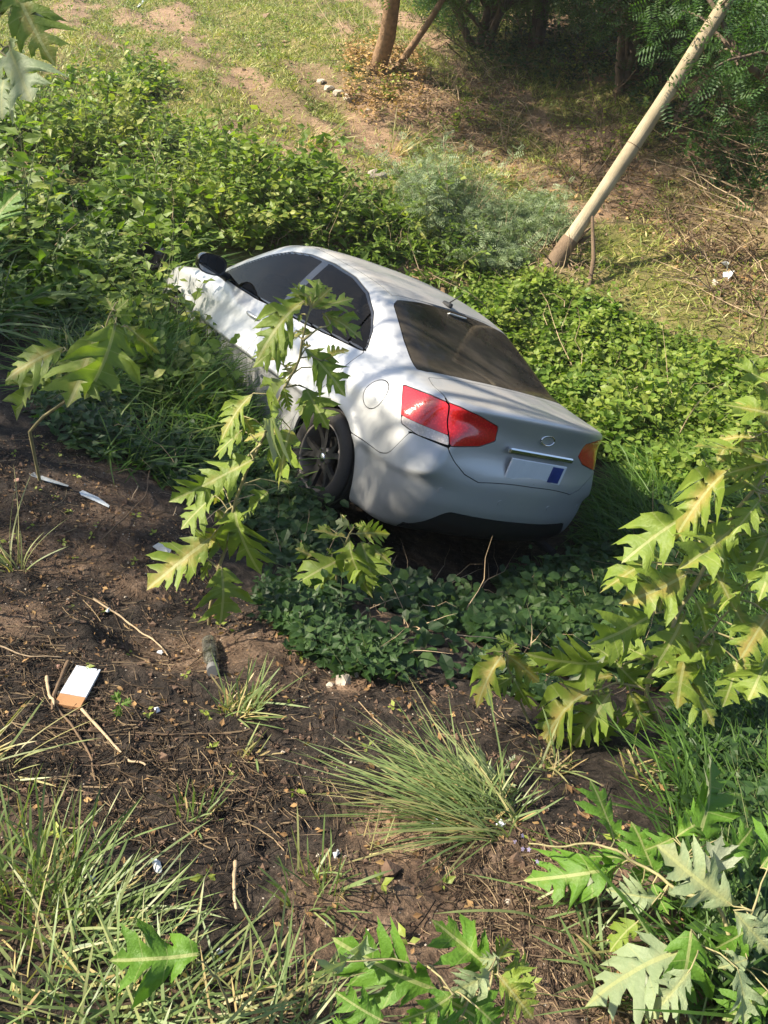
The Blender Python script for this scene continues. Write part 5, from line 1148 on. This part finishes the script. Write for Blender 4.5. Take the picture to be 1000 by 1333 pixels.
M_wpaper = simple('white_card', (.56, .60, .66), .6, 0, .22, 30); M_brown = simple('brown_card', (.42, .22, .10), .7, 0, .15, 12); M_foil = simple('white_film', (.55, .58, .60), .35, 0, .2, 40, .004); M_film = simple('grey_plastic_film', (.30, .32, .33), .35, 0, .2, 30, .004)
# card box
q = hit([104, 127, 97, 75], [868, 881, 930, 917]); o = q.mean(0); ex = nz(q[0]-q[3]); nrm = nz(np.cross(q[1]-q[0], q[3]-q[0])); nrm = nrm*np.sign(nrm[2]); ey = np.cross(nrm, ex); Lx = np.linalg.norm(q[0]-q[3]); Ly = np.linalg.norm(q[1]-q[0])
bx_ = empty('card_box', o, 'flat white card box with a brown end lying on the dark soil', 'box'); Mx = np.column_stack([ex, ey, nrm])
mb = MB(); mb.box(nrm*.010+ex*Lx*.13, (Lx*.74, Ly, .013), M=Mx, bev=.001); mb.obj('white_side', M_wpaper, bx_)
mb = MB(); mb.box(nrm*.0095-ex*Lx*.37, (Lx*.25, Ly*.985, .012), M=Mx, bev=.001); mb.obj('brown_end', M_brown, bx_)
# glass jar lying on its side
def jarmat():
    m, nt, out = newmat('dirty_clear_glass'); g = N(nt, 'ShaderNodeBsdfGlass'); g.inputs['Roughness'].default_value = .04; g.inputs['IOR'].default_value = 1.25; g.inputs[0].default_value = (.8, .84, .80, 1); d = N(nt, 'ShaderNodeBsdfDiffuse'); d.inputs[0].default_value = (.30, .29, .25, 1)
    ms = N(nt, 'ShaderNodeMixShader'); lk(nt, ramp(nt, noise(nt, 30, 4), [(.4, (.04,)*3), (.75, (.35,)*3)]), ms.inputs[0]); lk(nt, g.outputs[0], ms.inputs[1]); lk(nt, d.outputs[0], ms.inputs[2]); lk(nt, ms.outputs[0], out.inputs[0]); return m
ja, jb = hit([272, 277], [840, 876]); ja = ja+UP*.028; jb = jb+UP*.026; jar = empty('glass_jar', (ja+jb)/2, 'small clear glass jar lying on its side by the dry tuft', 'jar'); ax_ = nz(jb-ja); Lj = np.linalg.norm(jb-ja)
s_ = np.array([0, .02, .05, .6, .72, .78, .95, .95, .78, .70, .58, .07, .05]); r_ = np.array([.001, .024, .028, .028, .024, .019, .019, .017, .017, .021, .025, .025, .001])
mb = MB(); mb.tube(ja+np.outer(s_*Lj*1.0, ax_)*1.0, r_, 20, cap=False); V = np.vstack(mb.V)
an = np.arange(20)*2*np.pi/20; X_ = nz(np.cross(ax_, UP)); Y_ = np.cross(ax_, X_); V = np.array([ja+ax_*a*Lj+r*(math.cos(t)*X_+math.sin(t)*Y_) for a, r in zip(s_, r_) for t in an]); k = len(s_)
F = [[i*20+j, i*20+(j+1) % 20, (i+1)*20+(j+1) % 20, (i+1)*20+j] for i in range(k-1) for j in range(20)]; mkw('glass', V, np.array(F), jarmat(), jar)
mb = MB(); mb.tube([ja+ax_*Lj*.97, ja+ax_*Lj*1.10], [.0205, .0205], 18); mb.obj('lid', simple('dull_lid', (.30, .30, .30), .4, .6, .3), jar, world=True)
paper('plastic_strip', 'pale plastic strip lying across the dark soil, nearer piece', 'plastic strip', [(102, 641), (108, 640), (128, 650), (143, 660), (142, 663), (124, 654), (106, 645)], .003, M_foil, .006, .002, 1)
paper('plastic_strip', 'longer greyer plastic strip up left of the short pale strip', 'plastic strip', [(38, 617), (44, 616), (66, 625), (90, 634), (89, 637), (63, 629), (41, 620)], .003, M_film, .006, .002, 2)
for i, (px, py, s, m, lab) in enumerate([(203, 926, 6, M_wpaper, 'tiny white paper scrap right of the seedling'), (141, 796, 5, M_wpaper, 'tiny white scrap above the pale curved stick'), (206, 1130, 12, M_foil, 'crumpled bluish white wrapper in the grass at lower left'), (148, 562, 8, M_film, 'pale film scrap in the grass left of the car'), (122, 1146, 5, M_wpaper, 'tiny white scrap between the two left edge tufts'), (570, 1072, 9, M_foil, 'pale torn scrap under the arching tuft'), (652, 1076, 7, M_wpaper, 'white crumbs right of the arching tuft root'), (285, 1241, 6, M_wpaper, 'white scrap above the bottom grass'), (245, 1186, 5, M_wpaper, 'tiny scrap below the bluish wrapper'), (437, 1115, 7, M_film, 'pale film bit beside the short upright tuft'), (212, 714, 14, M_film, 'blue-grey crumpled film by the tall lobed weed'), (209, 851, 5, M_wpaper, 'white fleck at the end of the curved stick'), (943, 343, 12, M_foil, 'crumpled white litter on the bare earth at right, upper piece'), (946, 362, 9, M_foil, 'crumpled white litter on the bare earth at right, lower piece'), (184, 8, 8, M_foil, 'white scrap at the top of the far slope')]):
    rg = np.random.default_rng(i); a = np.sort(rg.random(7)*6.283); paper('litter_scrap', lab, 'litter', [(px+s*math.cos(t)*rg.uniform(.5, 1.1), py+s*math.sin(t)*rg.uniform(.4, .9)) for t in a], .003, m, .006, .006+.03*(py < 400), i, 'scraps of litter')
def stick(label, pix, r, mat, lift=.01, name='stick', seed=0):
    C = hit([p[0] for p in pix], [p[1] for p in pix]); C[:, 2] += lift+r*.5; n = 5*len(C); tt = np.linspace(0, len(C)-1, n); P = np.column_stack([np.interp(tt, np.arange(len(C)), C[:, a]) for a in range(3)])
    P += np.column_stack([fbm(tt*1.5+seed, tt*0+a*9, 2, 3) for a in range(3)])*r*2.5; o = P.mean(0)
    mb = MB(); mb.tube(P-o, np.linspace(r, r*.55, n)*(1+.15*np.sin(np.arange(n)*2.1)), 6); x = mb.obj(name, mat, smooth=True); x.location = Vector(o); return tag(x, label, 'stick', 'dry sticks on the soil')
stick('pale curved stick on the dark soil above the white box', [(122, 784), (150, 800), (180, 822), (205, 842), (219, 856)], .0045, B_pale, seed=1)
stick('thick short brown stick left of the white box', [(88, 864), (78, 895), (66, 930)], .007, B_twig, seed=2)
stick('stick leaning on the short brown stick at the left', [(62, 885), (68, 912), (68, 925)], .006, B_pale, seed=3)
stick('long bent stick running down from the white box', [(75, 922), (100, 960), (120, 990), (126, 1020)], .004, B_twig, seed=4)
stick('long pale stick pointing down right below the white box', [(105, 928), (140, 965), (170, 992), (190, 1002)], .005, B_pale, seed=5)
stick('upright broken straw coloured stick in the lower left soil', [(303, 1128), (307, 1160), (309, 1195)], .005, B_pale, .02, seed=6)
stick('thin stick crossing below the box to the middle', [(30, 945), (120, 955), (220, 960), (300, 958)], .0025, B_twig, seed=7)
stick('dark twig rising from the shaded soil left of the tall weed', [(135, 708), (165, 680), (188, 655), (198, 610)], .005, B_twig, .03, seed=8)
stick('reddish broken twig standing above the arching tuft', [(514, 888), (522, 875), (530, 858)], .004, B_twig, .02, seed=9)
stick('pale dry stem rising at the left from the shaded grass', [(90, 375), (100, 355), (110, 336)], .012, B_pale, .15, seed=10)
stick('straight grey stick lying at the left of the soil', [(0, 845), (40, 858), (82, 858)], .003, B_pale, seed=11)
stick('curved brown root below the arching tuft', [(560, 1030), (590, 1045), (640, 1065), (680, 1085)], .004, B_twig, seed=12)
# straw, chips, dead leaves, clods: nobody could count them
FG = [(-120, 760), (-60, 580), (60, 560), (260, 700), (330, 790), (480, 870), (640, 900), (760, 1000), (900, 1150), (900, 1380), (-150, 1400)]
def straw(pix, n, L0, r, seed, clump=None):
    rng = np.random.default_rng(seed); P0 = region(pix, n, rng, clump); n = len(P0); k = 4; a = rng.random(n)*3.14+.0; d = np.column_stack([np.cos(a), np.sin(a), rng.normal(size=n)*.12]); L_ = L0*rng.uniform(.3, 1.5, n)
    tt = np.linspace(-.5, .5, k); cv = rng.normal(size=(n, 3))*.25*[1, 1, .2]
    P = P0[:, None]+L_[:, None, None]*(tt[None, :, None]*d[:, None]+(tt**2)[None, :, None]*cv[:, None]); z = ht(P[..., 0], P[..., 1]); P[..., 2] = np.maximum(z+.003, .5*z+.5*P[..., 2]+.003)+rng.random((n, 1))*.008
    return strands(P, r*rng.uniform(.5, 1.5, (n, 1))*np.ones(k), 3, rng.random(n))
tb = leafmat('straw_litter', [(0, (.03, .02, .014)), (.6, (.09, .06, .038)), (1, (.30, .22, .13))], trans=.05, rough=.85)
stuff('straw_litter', [straw(FG, 3600, .040, .0010, 1), straw([(-60, 830), (60, 830), (300, 960), (420, 1050), (300, 1130), (-60, 1050)], 1900, .06, .0013, 2), straw([(560, 1080), (760, 1080), (850, 1330), (600, 1330)], 1100, .05, .0011, 3), straw(FG, 500, .12, .0016, 5)], tb)
stuff('dead_leaf_litter', [dead(FG, 900, .022, lift=.004, tint=.4), dead([(330, 700), (1000, 700), (1050, 1340), (850, 1340), (600, 900)], 150, .035, lift=.01, tint=.15)], G_dry)
def clods(pix, n, s, seed):
    rng = np.random.default_rng(seed); P = region(pix, n, rng); n = len(P); v = nz(np.array([[1, 0, 0], [-1, 0, 0], [0, 1, 0], [0, -1, 0], [0, 0, 1], [0, 0, -1]], float)); f = np.array([[0, 2, 4], [2, 1, 4], [1, 3, 4], [3, 0, 4], [2, 0, 5], [1, 2, 5], [3, 1, 5], [0, 3, 5]])
    S = s*rng.lognormal(0, .55, n)*.5; Q1 = nz(rng.normal(size=(n, 3))); Q2 = nz(np.cross(Q1, rng.normal(size=(n, 3)))); Q3 = np.cross(Q1, Q2); vr = v[None]*rng.uniform(.6, 1.2, (n, 6, 1)); V = P[:, None]+S[:, None, None]*(vr[..., :1]*Q1[:, None]+vr[..., 1:2]*Q2[:, None]+vr[..., 2:]*Q3[:, None]); F = (np.arange(n)*6)[:, None, None]+f[None]; return V.reshape(-1, 3), F.reshape(-1, 3), np.repeat(rng.random(n), 6)
stuff('soil_crumbs', [clods(FG, 9000, .008, 1), clods(FG, 1500, .012, 2)], M_clod); stuff('pale_grit', [clods(FG, 1400, .005, 3)], M_rock)
stuff('far_clods', [clods(FARP, 1500, .035, 4)], simple('dry_clod', (.26, .18, .12), .95, 0, .3, 10))
# small fresh shoots scattered on the soil
L = [cover(FG, 70, .03, 4, .028, OV, .6)]; stuff('soil_seedlings', [a[0] for a in L], G_yel)

# ================================================================== THIN HAZE
hb = MB(); hb.box((0, 0, 2.4), (620, 620, 12.4)); hm = bpy.data.materials.new('haze_air'); hm.use_nodes = True; hn = hm.node_tree; hn.nodes.clear()
ho = hn.nodes.new('ShaderNodeOutputMaterial'); hv = hn.nodes.new('ShaderNodeVolumePrincipled'); hv.inputs['Color'].default_value = (.92, .93, .90, 1); hv.inputs['Density'].default_value = .0013; hv.inputs['Anisotropy'].default_value = .3
hn.links.new(hv.outputs[0], ho.inputs['Volume']); tag(hb.obj('haze', hm), kind='stuff')
